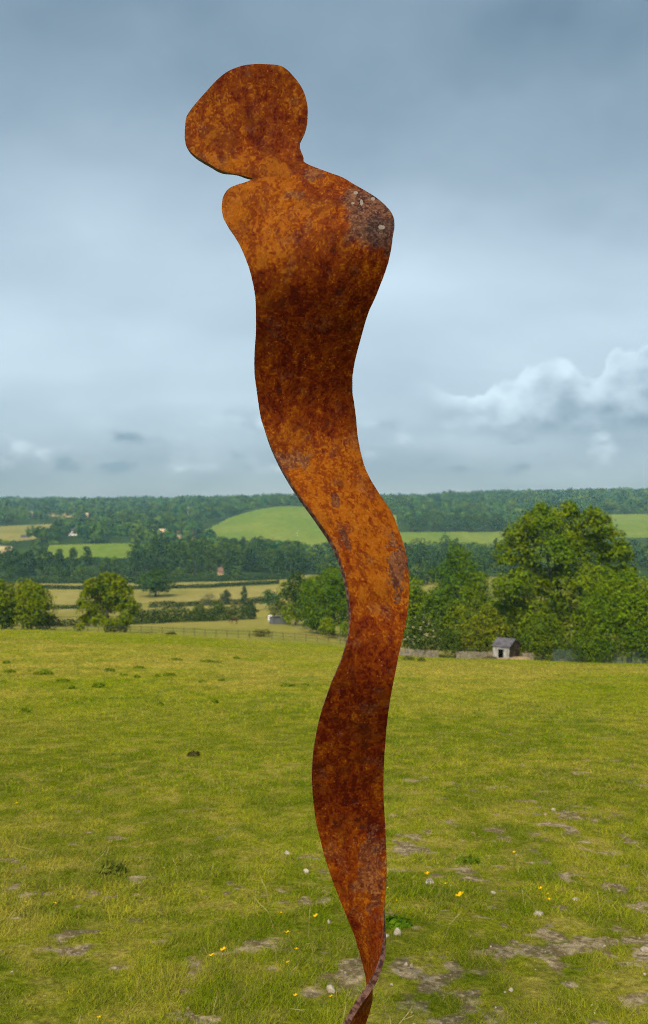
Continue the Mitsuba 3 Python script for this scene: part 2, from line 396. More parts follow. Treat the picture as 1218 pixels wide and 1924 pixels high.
def lobe_points(lobes, m, rng, lo=0.5, spread=0.12):
    """m points through the outer part of the lobes, with their outward directions."""
    C, R = np.array([l[0] for l in lobes], float), np.array([l[1] for l in lobes], float)
    w = (R.prod(1)) ** (2 / 3)
    k = rng.choice(len(lobes), m, p=w / w.sum())
    d = rng.normal(size=(m, 3))
    d /= np.linalg.norm(d, axis=1, keepdims=True)
    d[:, 2] = np.where(d[:, 2] < -0.55, -d[:, 2] * 0.6, d[:, 2])
    rad = (lo + (1 - lo) * rng.random(m) ** 0.55) * (1 + spread * rng.normal(size=m))
    bump = 1 + 0.34 * (meshkit.noise((C[k] + d * R[k] * 1.0) / (R[k].mean(1, keepdims=True) * 0.5), 9) - 0.5)
    return C[k] + d * R[k] * (rad * bump)[:, None], d


def lone_lobes(W, H):
    out = []
    for (x, z, r) in [(0.0, 0.86, 0.17), (-0.16, 0.80, 0.15), (0.17, 0.82, 0.15), (-0.27, 0.62, 0.17), (0.0, 0.62, 0.22), (0.26, 0.66, 0.17), (-0.34, 0.42, 0.16), (-0.10, 0.40, 0.20), (0.16, 0.42, 0.20), (0.36, 0.44, 0.15), (-0.30, 0.22, 0.15), (-0.08, 0.18, 0.15),
                      (0.14, 0.16, 0.15), (0.34, 0.24, 0.14), (-0.40, 0.12, 0.09), (0.24, 0.08, 0.12), (0.43, 0.34, 0.08), (-0.02, 0.97, 0.06), (0.10, 0.95, 0.07)]:
        out.append(((x * W, 0.16 * math.sin(x * 23 + z * 11) * W, z * H), (r * W * 1.02, r * W * 1.05, r * W * 0.90)))
    return out


def auto_lobes(W, H, foot, rng, n=9, top=0.0, fill=0.42):
    """Lobes filling a crown W wide from the height foot*H up to H."""
    ch = H * (1 - foot)
    out = [((0, 0, foot * H + ch * 0.52), (W * 0.30, W * 0.30, ch * 0.40))]
    for i in range(n):
        t = (i + 0.5) / n
        a, z = i * 2.39996 + rng.uniform(-0.4, 0.4), t
        prof = math.sqrt(max(0.03, 1 - abs(2 * (z - 0.42)) ** 2.2)) * (1 - top * z)
        rr = W * 0.5 * prof
        r = W * rng.uniform(0.21, 0.29) * (0.75 + 0.35 * prof)
        d = max(0.0, rr - r * 0.85)
        out.append(((d * math.cos(a), d * math.sin(a), min(foot * H + r * 0.6 + z * (ch - r * 1.4), H - r * 0.95)), (r, r, r * rng.uniform(0.75, 0.98))))
    return out


def tree(name, label, category, px, Y, top_py, W_px, base_py=None, color=(0.05, 0.085, 0.012), m=1500, leaf=0.5, foot=0.16, n=9, top=0.0, seed=0,
         group=None, lobes=None, bsdf='foliage', trunk=True, lo=0.72, yellow=0.3, spread=0.22, scale=1.2, limbs=4):
    """One tree or bush standing on the ground at bearing px, distance Y; its height and width from how large it is seen."""
    rng = np.random.default_rng(1000 + seed)
    b = on_ground(px, Y)
    zt = EZ - (top_py - CY) / F * Y
    H, W = max(zt - b[2], 0.4), W_px / F * Y
    key = numbered(name)
    tag(key, label, category, group)
    L = lobes(W, H) if lobes else auto_lobes(W, H, foot, rng, n, top)
    sub = []
    for (lc, lr) in L:
        for _ in range(4 if lr[0] > 0.9 else 2):
            d_ = rng.normal(size=3) + [0, 0, 0.5]
            d_ /= np.linalg.norm(d_)
            k_ = rng.uniform(0.32, 0.52)
            sub.append((tuple(np.array(lc) + d_ * np.array(lr) * rng.uniform(0.7, 1.0)), tuple(np.array(lr) * k_)))
    L = L + sub
    c, d = lobe_points(L, m, rng, lo)
    c[:, 2] = np.maximum(c[:, 2], 0.05)
    v, f = quads(c, d + [0, 0, 0.25] + 0.5 * rng.normal(size=d.shape), 0.9 * leaf * rng.uniform(0.7, 1.3, m), rng)
    put(key + '__crown', (v + b, f), bsdf, color=leaf_colors(c, np.array(color) * (1.15 if Y < 200 and px > 500 else 1.0), rng, spread, yellow, scale * W / 6, seed))
    if trunk:
        r = 0.022 * H + 0.03
        parts = [tube([(0, 0, -0.3), (0.02 * W, 0, H * 0.25), (-0.01 * W, 0.01 * W, H * 0.5), (0.01 * W, 0, H * 0.7)], [r * 1.25, r, r * 0.6, r * 0.2])]
        for i in range(limbs):
            l = L[1 + (i * 2) % (max(2, len(L) // 5))]
            z0 = min(H * min(0.18 + 0.07 * i, 0.5), l[0][2] * 0.8)
            e = np.array(l[0])
            mid = np.array([e[0] * 0.5, e[1] * 0.5, (z0 + e[2]) / 2 + 0.02 * H])
            parts.append(tube([(0, 0, z0), mid, e], [r * 0.5, r * 0.33, r * 0.12], 5))
        tv, tf = cat(parts)
        put(key + '__trunk', (tv + b, tf), 'bark', smooth=True)
    return key, b, W, H


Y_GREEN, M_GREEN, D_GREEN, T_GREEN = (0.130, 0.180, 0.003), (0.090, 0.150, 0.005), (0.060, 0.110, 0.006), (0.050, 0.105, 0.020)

# near trees on the left, just below the brow of the meadow
tree('tree', 'yellow green spreading tree standing alone below the brow of the meadow', 'tree', 200, 134, 1077, 112, color=Y_GREEN, m=12000, leaf=0.46, lobes=lone_lobes, seed=1, limbs=6, lo=0.6)
tree('tree', 'bushy yellow green tree at the left edge, nearer the lone tree', 'tree', 56, 131, 1088, 96, color=Y_GREEN, m=8000, leaf=0.46, foot=0.0, n=13, seed=2)
tree('tree', 'yellow green tree cut off by the left edge', 'tree', -14, 130, 1082, 110, color=(0.115, 0.160, 0.003), m=8000, leaf=0.46, foot=0.0, n=11, seed=3)
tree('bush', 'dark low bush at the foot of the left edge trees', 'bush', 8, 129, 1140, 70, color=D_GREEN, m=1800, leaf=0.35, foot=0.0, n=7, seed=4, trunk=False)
tree('bush', 'olive bush between the left edge trees and the lone tree', 'bush', 85, 133, 1150, 56, color=(0.075, 0.090, 0.010), m=1400, leaf=0.35, foot=0.0, n=6, seed=5, trunk=False)
# the right hand trees behind the small shed
def big_lobes(W, H):
    out = []
    for (x, z, r) in [(0.03, 0.91, 0.15), (-0.15, 0.89, 0.15), (0.20, 0.88, 0.14), (-0.27, 0.82, 0.12), (0.34, 0.79, 0.13), (0.46, 0.70, 0.10), (-0.30, 0.70, 0.15), (-0.08, 0.74, 0.19), (0.16, 0.70, 0.18), (0.38, 0.68, 0.12), (-0.36, 0.50, 0.15),
                      (-0.18, 0.50, 0.20), (0.06, 0.50, 0.22), (0.30, 0.48, 0.19), (-0.38, 0.30, 0.14), (-0.20, 0.28, 0.19), (0.04, 0.27, 0.21), (0.28, 0.26, 0.19), (-0.28, 0.13, 0.13), (-0.06, 0.12, 0.15), (0.18, 0.12, 0.15), (0.44, 0.56, 0.10)]:
        out.append(((x * W, (0.12 * math.sin(x * 17 + z * 9)) * W, z * H - 0.2 * r * W), (r * W * 0.95, r * W * 1.0, r * W * 0.82)))
    return out
tree('tree', 'tall loose olive green tree rising above all the others behind the small shed', 'tree', 1052, 118, 946, 268, color=(0.100, 0.152, 0.004), m=44000, leaf=0.5, seed=6, lobes=big_lobes, limbs=9, lo=0.65, scale=0.8)
tree('tree', 'dense mid green tree at the right edge over the netting fence', 'tree', 1182, 99, 1072, 200, color=(0.088, 0.145, 0.004), m=18000, leaf=0.36, foot=0.03, n=15, seed=7)
tree('tree', 'dark green tree behind the hedge bushes right of the sculpture', 'tree', 862, 150, 1020, 125, color=(0.060, 0.118, 0.006), m=12000, leaf=0.48, foot=0.05, n=13, seed=8)
tree('tree', 'round mid green tree in front of the dark tree', 'tree', 898, 128, 1066, 92, color=M_GREEN, m=5000, leaf=0.42, foot=0.04, n=10, seed=9)
tree('bush', 'mid green bush close beside the sculpture on the right', 'bush', 776, 124, 1076, 100, color=M_GREEN, m=8000, leaf=0.40, foot=0.0, n=9, seed=10)
tree('bush', 'green bush between the elder and the round mid green tree', 'bush', 822, 118, 1096, 84, color=(0.070, 0.120, 0.008), m=4200, leaf=0.38, foot=0.0, n=9, seed=18, trunk=False)
tree('bush', 'light green bush below the round mid green tree', 'bush', 864, 116, 1118, 88, color=(0.105, 0.155, 0.008), m=5200, leaf=0.36, foot=0.0, n=9, seed=11)
tree('bush', 'yellow green bush behind the small shed', 'bush', 915, 110, 1132, 96, color=(0.120, 0.150, 0.007), m=6000, leaf=0.34, foot=0.0, n=10, seed=12)
tree('bush', 'mid green bush under the left side of the tall loose tree', 'bush', 968, 124, 1098, 100, color=M_GREEN, m=6000, leaf=0.4, foot=0.0, n=10, seed=19, trunk=False)
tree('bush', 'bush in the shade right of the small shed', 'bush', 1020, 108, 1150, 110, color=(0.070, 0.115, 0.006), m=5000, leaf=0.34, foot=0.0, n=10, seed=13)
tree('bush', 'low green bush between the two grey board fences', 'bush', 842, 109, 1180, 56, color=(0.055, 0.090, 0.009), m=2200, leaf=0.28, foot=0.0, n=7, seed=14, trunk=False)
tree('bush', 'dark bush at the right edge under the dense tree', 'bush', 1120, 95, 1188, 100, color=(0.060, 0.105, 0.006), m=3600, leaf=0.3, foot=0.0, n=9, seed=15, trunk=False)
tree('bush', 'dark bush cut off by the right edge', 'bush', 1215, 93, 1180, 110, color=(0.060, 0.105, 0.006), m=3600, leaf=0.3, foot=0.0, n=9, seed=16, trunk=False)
ek, eb, ew, eh = tree('elder_bush', 'elder bush with heads of cream blossom beside the sculpture', 'bush', 790, 110, 1150, 80, color=(0.050, 0.082, 0.009), m=3600, leaf=0.30, foot=0.0, n=9, seed=17, trunk=False)
rng = np.random.default_rng(5)
c, d = lobe_points(auto_lobes(ew, eh, 0.0, np.random.default_rng(1017), 9), 900, rng, 0.97, 0.03)
keep = (c[:, 2] > 0.35 * eh) & (d[:, 1] < 0.25)
c, d = c[keep][:105] * [1.02, 1.02, 1.0], d[keep][:105]
cc = np.repeat(c, 5, axis=0) + rng.normal(size=(len(c) * 5, 3)) * [0.10, 0.10, 0.03]
v, f = quads(cc, np.repeat(d + [0, 0, 1.2], 5, axis=0), 0.19, rng)
put(ek + '__blossom', (v + eb, f), 'foliage', color=np.repeat(np.clip(rng.normal(1, 0.08, (len(cc), 1)) * [[0.48, 0.45, 0.24]], 0, 0.8), 4, axis=0))

# trees and bushes in the middle, left of the sculpture
tree('tree', 'broad dark green tree left of the sculpture, its largest neighbour', 'tree', 625, 150, 1062, 130, color=(0.070, 0.128, 0.006), m=14000, leaf=0.45, foot=0.03, n=14, seed=20)
tree('tree', 'dark green tree at the left end of the clump beside the sculpture', 'tree', 556, 190, 1074, 74, color=(0.040, 0.072, 0.009), m=3600, leaf=0.6, foot=0.03, n=10, seed=21)
tree('tree', 'mid green tree in the middle of the clump beside the sculpture', 'tree', 590, 170, 1080, 66, color=M_GREEN, m=3200, leaf=0.55, foot=0.03, n=9, seed=22)
tree('bush', 'round yellow green bush above the grey shed', 'bush', 546, 186, 1132, 40, color=Y_GREEN, m=1200, leaf=0.42, foot=0.0, n=6, seed=23, trunk=False)
tree('bush', 'pale green bush behind the grey shed', 'bush', 524, 205, 1124, 44, color=(0.080, 0.105, 0.020), m=1200, leaf=0.45, foot=0.0, n=6, seed=24, trunk=False)
tree('bush', 'yellow bush under the broad tree near the sculpture', 'bush', 618, 140, 1158, 40, color=Y_GREEN, m=1300, leaf=0.36, foot=0.0, n=6, seed=25, trunk=False)
tree('bush', 'dark bush behind the sloping fence', 'bush', 588, 150, 1148, 50, color=D_GREEN, m=1500, leaf=0.36, foot=0.0, n=6, seed=26, trunk=False)
tree('bush', 'green bush half hidden by the sculpture', 'bush', 662, 134, 1165, 60, color=M_GREEN, m=1500, leaf=0.36, foot=0.0, n=6, seed=27, trunk=False)
tree('bush', 'dark blue green shrub at the end of the second hedge', 'bush', 506, 300, 1104, 40, color=T_GREEN, m=900, leaf=0.7, foot=0.0, n=6, seed=28, trunk=False)
tree('bush', 'low spreading bush alone in the pasture near the fence', 'bush', 489, 133, 1183, 46, color=(0.080, 0.092, 0.014), m=800, leaf=0.24, foot=0.0, n=7, seed=29, limbs=3)
tree('bush', 'small dark bush on the fence line below the long hedge', 'bush', 320, 124, 1188, 25, color=(0.050, 0.062, 0.012), m=550, leaf=0.24, foot=0.0, n=5, seed=30, trunk=False)
tree('tree', 'dark round tree standing alone in the hay field', 'tree', 292, hit(292, 1122, 200), 1069, 66, color=(0.040, 0.088, 0.012), m=5200, leaf=1.0, foot=0.10, n=11, seed=31)
for i, (px, py, tp, w, lab) in enumerate([(374, 1160, 1134, 30, 'left of the two yellow green bushes standing out of the long hedge'), (408, 1160, 1128, 34, 'right of the two yellow green bushes standing out of the long hedge'),
                                          (469, 1164, 1128, 29, 'dark tall bush closing the right end of the long hedge'), (459, 1138, 1101, 17, 'narrow dark upright shrub on the second hedge'),
                                          (425, 1136, 1108, 24, 'dark shrub beside the upright shrub on the second hedge'), (392, 1136, 1112, 36, 'greyish brown thin shrub on the second hedge')]):
    tree('bush', lab, 'bush', px, hit(px, py, 150), tp, w, color=[(0.075, 0.105, 0.010), (0.075, 0.105, 0.010), (0.045, 0.075, 0.012), (0.036, 0.068, 0.018), (0.034, 0.058, 0.018), (0.105, 0.098, 0.050)][i],
         m=900 if i != 5 else 260, leaf=0.55, foot=0.0, n=7, seed=40 + i, trunk=False)


def hedge(label, pts, h_px, color, per_m, leaf, seed, ymin, width=1.6, group=None):
    """A hedge along a line on the ground: leaf clumps through a long uneven body."""
    rng = np.random.default_rng(seed)
    P = np.array([on_ground(px, hit(px, py, ymin)) for px, py in pts])
    L = np.r_[0, np.cumsum(np.linalg.norm(np.diff(P[:, :2], axis=0), axis=1))]
    m = int(L[-1] * per_m)
    s = rng.random(m) * L[-1]
    x, y = np.interp(s, L, P[:, 0]), np.interp(s, L, P[:, 1])
    H = h_px / F * y * (0.72 + 0.56 * mfbm(s / 6.0 + seed, 0 * s, 3))
    a, t = rng.uniform(0, np.pi, m), 1 - 0.55 * rng.random(m) ** 1.6
    x2, y2 = x + 0.15 * rng.normal(size=m), y + width * np.cos(a) * t + 0.3 * rng.normal(size=m)
    z = height(x2, y2) + H * np.maximum(np.sin(a) * t, 0.05)
    c = np.stack([x2, y2, z], 1)
    n = np.stack([0.7 * rng.normal(size=m), np.cos(a) + 0.6 * rng.normal(size=m), np.sin(a) + 0.6 * rng.normal(size=m)], 1)
    v, f = quads(c, n, leaf * rng.uniform(0.7, 1.3, m), rng)
    key = numbered('hedge')
    put(key, (v, f), 'foliage', color=leaf_colors(c, color, rng, 0.22, 0.3, 5.0))
    tag(key, label, 'hedge', group)


hedge('long thick green hedge across the pasture, nearest of the hedges', [(225, 1174), (300, 1171), (400, 1167), (480, 1163)], 27, (0.046, 0.078, 0.009), 130, 0.55, 61, 150, 2.2)
hedge('low hedge between the left edge trees and the lone tree', [(60, 1177), (110, 1177), (180, 1176)], 13, (0.046, 0.062, 0.012), 70, 0.5, 62, 140)
hedge('dark trimmed hedge across the hay field, second from the front', [(280, 1142), (360, 1139), (440, 1136), (525, 1131)], 11, (0.036, 0.058, 0.011), 60, 0.6, 63, 200)
hedge('short dark hedge left of the gap in the second hedge line', [(85, 1144), (150, 1144), (266, 1141)], 8, (0.036, 0.058, 0.011), 50, 0.6, 64, 200)
hedge('thin dark hedge across the valley behind the round tree', [(60, 1106), (180, 1108), (290, 1107), (400, 1104), (525, 1097)], 7.5, (0.030, 0.058, 0.014), 50, 0.75, 65, 250)
hedge('broad scrubby hedge along the foot of the valley trees', [(-40, 1094), (120, 1096), (300, 1094), (420, 1092), (560, 1087)], 12, (0.040, 0.078, 0.020), 110, 1.0, 66, 300, 4.0)

# the belt of trees on the valley floor
belt_tone = [(0.036, 0.078, 0.016), (0.045, 0.092, 0.014), (0.030, 0.064, 0.014), (0.060, 0.108, 0.016)]
belt_words = ['dark bluish green tree in the wood along the valley floor', 'mid green tree in the wood along the valley floor', 'very dark tree in the wood along the valley floor', 'lighter green tree in the wood along the valley floor']
rng = np.random.default_rng(77)
belt = []
for x0, x1, t0, t1, k in [(-60, 86, 1020, 1046, 9), (180, 262, 1040, 1060, 6), (246, 440, 1006, 1034, 20), (430, 570, 1010, 1036, 16), (560, 690, 1030, 1056, 11), (745, 1000, 1032, 1054, 18), (750, 850, 1052, 1068, 7)]:
    where = {-60: 'near the left edge', 180: 'before the flat green field', 246: 'below the left hillside', 430: 'under the round green hill', 560: 'half behind the sculpture', 745: 'under the right hand field strip', 750: 'low beside the sculpture on the right'}[x0]
    for i in range(k):
        belt.append((x0 + (x1 - x0) * (i + rng.uniform(0.1, 0.9)) / k, rng.uniform(t0, t1), rng.uniform(28, 50), rng.uniform(505, 600) if x0 != 750 else rng.uniform(430, 470), where))
for i, (px, tp, w, Y, where) in enumerate(belt):
    j = int(rng.integers(0, 4))
    said = belt_words[j].replace('in the wood along the valley floor', ('in the front row ' if Y < 550 else 'in the back row ') + where)
    tree('valley_tree', said, 'tree', px, Y, tp, w, color=belt_tone[j], m=760, leaf=1.6, foot=0.0, n=8, top=float(rng.uniform(0, 0.4)), seed=100 + i, group='trees of the valley wood, ' + belt_words[j].split(' tree')[0] + ' ' + where + (' in front' if Y < 550 else ' behind'),
         limbs=2, scale=0.5)
for i, (px, tp, w, Y, j, lab) in enumerate([(111, 1030, 24, 520, 2, 'dark upright tree before the flat green field, leftmost of three'), (137, 1026, 28, 525, 2, 'dark upright tree before the flat green field, middle of three'),
                                            (164, 1024, 27, 520, 2, 'dark upright tree before the flat green field, rightmost of three'), (28, 1060, 52, 500, 0, 'rounded blue green bush at the foot of the wood on the far left'),
                                            (155, 1062, 46, 498, 3, 'rounded pale green bush before the three upright trees'), (120, 1066, 26, 497, 0, 'small dark bush before the three upright trees'),
                                            (338, 1064, 26, 494, 3, 'bright green rounded bush in front of the valley wood'), (447, 1062, 24, 494, 3, 'bright green bush near the right end of the scrubby hedge'),
                                            (457, 1005, 16, 610, 2, 'pointed dark tree standing out of the valley wood'), (436, 1016, 22, 612, 2, 'dark pointed tree left of the tallest point in the valley wood'),
                                            (792, 1008, 44, 520, 2, 'dark cone shaped tree right of the sculpture'), (772, 1024, 40, 515, 0, 'blue green tree half behind the sculpture'), (822, 1030, 38, 530, 0, 'blue green tree under the dark cone shaped tree'),
                                            (836, 1000, 42, 640, 0, 'grey green tree on the field strip right of the sculpture'), (857, 1008, 22, 640, 2, 'small dark tree touching the grey green tree'),
                                            (934, 1008, 24, 640, 2, 'small dark tree alone on the field strip'), (905, 1022, 60, 620, 1, 'low green tree under the field strip'), (960, 1018, 50, 620, 1, 'green tree under the field strip near the big tree'),
                                            (200, 1046, 22, 530, 3, 'slim pale tree right of the three upright trees'), (97, 1000, 30, 900, 1, 'green round tree left of the white house')]):
    tree('valley_tree', lab, 'tree', px, Y, tp, w, color=belt_tone[j], m=560, leaf=1.5, foot=0.02, n=8, top=0.7 if 'pointed' in lab or 'cone' in lab else 0.0, seed=300 + i, limbs=2, scale=0.5)

# ------------------------------------------------------------------ far woods: each one mass
fields_union = shapely.union_all([shapely.Polygon(o).buffer(0) for o in outlines]).buffer(7.0)


# garden clearings before the far houses: bearing, half width, distance, depth
CLEAR = [(137, 15, 890, 220), (46, 12, 840, 190), (306, 11, 900, 200), (338, 9, 905, 200), (362, 10, 905, 200), (163, 8, 1250, 300), (63, 15, 1240, 260), (115, 30, 1240, 220)]


def far_wood(name, label, accept, y0, y1, seed, color, per=300.0, crown=(9, 15), n=44, leaf=3.6, hgt=(10, 17)):
    """A far-off wood as one mass: a crown of leaf clumps for each tree."""
    rng = np.random.default_rng(seed)
    m = int(0.55 * 1.3 * (y1 ** 2 - y0 ** 2) / 2 / per * 1.7)
    Y = np.sqrt(rng.uniform(y0 ** 2, y1 ** 2, m))
    px = rng.uniform(-200, 1420, m)
    x = (px - CX) / F * Y
    ok = accept(px, Y) & ~np.any([(np.abs(px - hx) < hw) & (Y > hy - dy) & (Y < hy + 14) for hx, hw, hy, dy in CLEAR], axis=0) & ~shapely.contains_xy(fields_union, x, Y)
    x, Y = x[ok], Y[ok]
    k = len(x)
    z = height(x, Y)
    R, H = rng.uniform(*crown, k) / 2, rng.uniform(*hgt, k)
    H = H * (0.8 + 0.4 * meshkit.noise(np.stack([x / 60, Y / 60, 0 * x], -1), 4))
    d = rng.normal(size=(k, n, 3))
    d /= np.linalg.norm(d, axis=-1, keepdims=True)
    d[..., 2] = np.where(d[..., 2] < -0.35, -d[..., 2], d[..., 2])
    rad = rng.uniform(0.72, 1.05, (k, n, 1))
    c = np.stack([x, Y, z + 0.5 * H], -1)[:, None] + d * rad * np.stack([R, R, 0.5 * H], -1)[:, None]
    c, d = c.reshape(-1, 3), d.reshape(-1, 3)
    v, f = quads(c, d + 0.45 * rng.normal(size=d.shape), leaf * rng.uniform(0.7, 1.3, len(c)), rng, (0.7, 1.0))
    tone = np.asarray(color)[None] * rng.uniform(0.45, 1.75, (k, 1)) * (1 + np.array([[0.30, 0.12, -0.2]]) * rng.normal(size=(k, 1)))
    tone = np.repeat(tone, n, axis=0) * rng.uniform(0.8, 1.2, (len(c), 1))
    put(name, (v, f), 'foliage', color=np.repeat(np.clip(tone, 0.004, 0.4), 4, axis=0))
    tag(name, label, 'wood', kind='stuff')
    return k


WOOD = (0.050, 0.100, 0.012)
nw = [far_wood('hillside_wood', 'dark wood with scattered houses covering the left hillside', lambda p, Y: (p < 560) & ~((p < 110) & (Y < 800)) & ~((p > 70) & (p < 258) & (Y < 735)), 640, 1500, 201, WOOD, 250.0, (10, 20), 56, 3.8),
      far_wood('ridge_wood', 'long dark wood along the skyline ridge', lambda p, Y: p > -300, 1500, 2500, 202, (0.050, 0.100, 0.012), 620.0, (13, 26), 30, 6.0, (11, 19)),
      far_wood('field_wood', 'wood above and beside the green field strips on the right', lambda p, Y: (p >= 560) & (Y > 1010), 1000, 1500, 203, (0.054, 0.108, 0.012), 260.0),
      far_wood('valley_wood', 'young wood on low ground behind the valley trees', lambda p, Y: (p > 560) | ((p < 470) & (p > 262)), 575, 800, 204, WOOD, 220.0, (8, 13), 44, 2.6, (7, 13)),
      far_wood('hedgerow_scrub', 'low scrub and hedgerow trees between the far left fields', lambda p, Y: (p < 262) & (meshkit.noise(np.stack([p / 30, Y / 25, 0 * Y], -1), 8) > 0.30), 575, 810, 205, (0.055, 0.105, 0.012), 110.0, (4, 9), 36, 1.9, (3.0, 6.5))]
rng = np.random.default_rng(31)
for i, (px, tp, w) in enumerate([(775, 962, 54), (815, 958, 58), (852, 964, 50), (884, 962, 46), (912, 964, 44), (936, 966, 40)]):
    Y = 1010 + 8 * (i % 3)
    tree('copse_tree', 'broad tree of the copse between the far green fields, ' + ['leftmost of six', 'second from its left', 'third from its left', 'third from its right', 'second from its right', 'rightmost of six'][i], 'tree', px, Y, tp, w, color=[(0.036, 0.074, 0.014), (0.048, 0.086, 0.014), (0.034, 0.066, 0.014)][i % 3], m=620, leaf=2.4, foot=0.0, n=8,
         seed=340 + i, group='trees of the copse between the far green fields', trunk=True, limbs=2, scale=0.4)
for i, (px, tp) in enumerate([(836, 922), (845, 919), (853, 922)]):
    tree('ridge_tree', 'dark tree standing just above the skyline wood right of the sculpture', 'tree', px, 1850, tp, 14, color=(0.042, 0.082, 0.014), m=160, leaf=4.0, foot=0.2, n=5, seed=350 + i, group='trees above the skyline wood', limbs=1)

# ------------------------------------------------------------------ houses far off, white marks
def plain(name, rgb, rough=0.7, grain=3.0, amount=0.25):
    def fn(p, n, uv):
        return mi.Color3f(rgb) * (1 - amount / 2 + amount * mikit.fbm(p.x * grain, p.y * grain, p.z * grain, 3))
    scene[name] = {'type': 'twosided', 'bsdf': diffuse_proc(fn)}


plain('white_render', (0.76, 0.74, 0.70))
plain('cream_render', (0.60, 0.47, 0.28))
plain('brick', (0.20, 0.13, 0.095))
plain('roof_tile', (0.13, 0.085, 0.065))
plain('slate', (0.085, 0.088, 0.105))
plain('window_dark', (0.03, 0.034, 0.04))
plain('pale_paint', (0.72, 0.74, 0.75))


def house(label, px, py, w_px, Y, wall, roof, h=4.6, ang=0.2, wins=3):
    key = numbered('house')
    tag(key, label, 'house')
    b = world(px, py, Y)
    b[2] = min(b[2], float(height(b[0], b[1])) + 3.0)
    W, D = w_px / F * Y, 6.5
    put(key + '__wall', (lambda a: (rotz(a[0], ang, b), a[1]))(box(0, 0, h / 2 - 2, W, D, h + 4)), wall)
    hr = 2.6
    pts = np.array([[-W / 2 - .3, -D / 2 - .4, h - .1], [W / 2 + .3, -D / 2 - .4, h - .1], [W / 2 + .3, D / 2 + .4, h - .1], [-W / 2 - .3, D / 2 + .4, h - .1], [-W / 2 - .3, 0, h + hr], [W / 2 + .3, 0, h + hr]])
    fc = np.array([[0, 1, 5], [0, 5, 4], [2, 3, 4], [2, 4, 5], [1, 2, 5], [3, 0, 4], [0, 3, 2], [0, 2, 1]])
    put(key + '__roof', (rotz(pts, ang, b), fc), roof)
    put(key + '__roof__chimney', (lambda a: (rotz(a[0], ang, b), a[1]))(box(W * 0.3, 0.1, h + hr + 0.3, 0.9, 0.7, 1.8)), 'brick')
    for i in range(wins):
        k = key + '__window' + (f'_{i:03d}' if i else '')
        put(k, (lambda a: (rotz(a[0], ang, b), a[1]))(box((i - (wins - 1) / 2) * W / wins, -D / 2 - 0.03, h * 0.55, W / wins * 0.36, 0.1, 1.4)), 'window_dark')


house('white house among the trees on the left hillside', 137, 1005, 15, 890, 'white_render', 'slate', 4.8, 0.25)
house('dark grey roofed house at the edge of the yellow green field', 46, 1017, 11, 840, 'cream_render', 'slate', 4.2, 0.5, 2)
house('cream house on the left hillside, leftmost of the three in a row', 306, 998, 12, 900, 'cream_render', 'cream_render', 4.2, 0.1)
house('cream house on the left hillside, middle of the three in a row', 338, 997, 8, 905, 'cream_render', 'roof_tile', 4.0, -0.2, 2)
house('cream house on the left hillside, nearest the green hill field', 362, 996, 9, 905, 'cream_render', 'roof_tile', 4.0, 0.3, 2)
house('cream house high in the woods above the white house', 163, 963, 6, 1250, 'cream_render', 'cream_render', 5, 0.1, 2)
house('salmon coloured house at the foot of the valley wood', 414, 1064, 8, 500, 'cream_render', 'brick', 1.4, 0.3, 2)
house('pinkish house low among the trees right of the sculpture', 781, 1076, 14, 512, 'cream_render', 'brick', 1.6, 0.1)
def white_mark(label, px, top, base, ymin, name='white_mark', r=0.22):  # slim pole shape for a small white mark of unknown kind
    key = numbered(name)
    tag(key, label, 'white_mark')
    Y = hit(px, base, ymin)
    b = on_ground(px, Y)
    zt = EZ - (top - CY) / F * Y
    v, f = tube([(0, 0, -0.5), (0, 0, (zt - b[2]) * 0.5), (0, 0, zt - b[2])], [r * 1.3, r, r * 0.8], 8)
    put(key, (v + b, f), 'pale_paint', smooth=True)
white_mark('thin white upright mark standing out of the left hillside wood', 354, 950, 975, 900)
white_mark('thin white upright mark in the green hill field', 559, 997, 1008, 700, r=0.14)

# ------------------------------------------------------------------ sheds, fences and the paddock things
def boards(a, b, scale):
    def fn(p, n, uv):
        return mikit.mix(a, b, mikit.smoothstep(0.3, 0.72, mikit.fbm(p.x * scale, p.y * scale, p.z * scale * 0.25, 4)))
    return {'type': 'twosided', 'bsdf': diffuse_proc(fn)}


scene['grey_wood'] = boards((0.17, 0.155, 0.12), (0.30, 0.275, 0.22), 6.0)
scene['dark_wood'] = boards((0.055, 0.050, 0.036), (0.110, 0.098, 0.070), 6.0)
scene['pale_boards'] = boards((0.25, 0.25, 0.25), (0.46, 0.46, 0.46), 4.0)
scene['dark_boards'] = boards((0.040, 0.030, 0.022), (0.095, 0.072, 0.052), 4.0)
scene['felt'] = boards((0.085, 0.083, 0.10), (0.15, 0.15, 0.175), 3.0)
scene['grey_tin'] = boards((0.10, 0.115, 0.135), (0.16, 0.18, 0.20), 1.2)
scene['straw'] = boards((0.26, 0.19, 0.10), (0.40, 0.31, 0.18), 5.0)
scene['dark_heap'] = boards((0.060, 0.048, 0.030), (0.110, 0.090, 0.055), 5.0)
scene['netting'] = boards((0.055, 0.095, 0.085), (0.105, 0.150, 0.135), 3.0)

def at_shed(key, part, a, bsdf, ang, b):
    put(key + '__' + part, (rotz(a[0], ang, b), a[1]), bsdf)


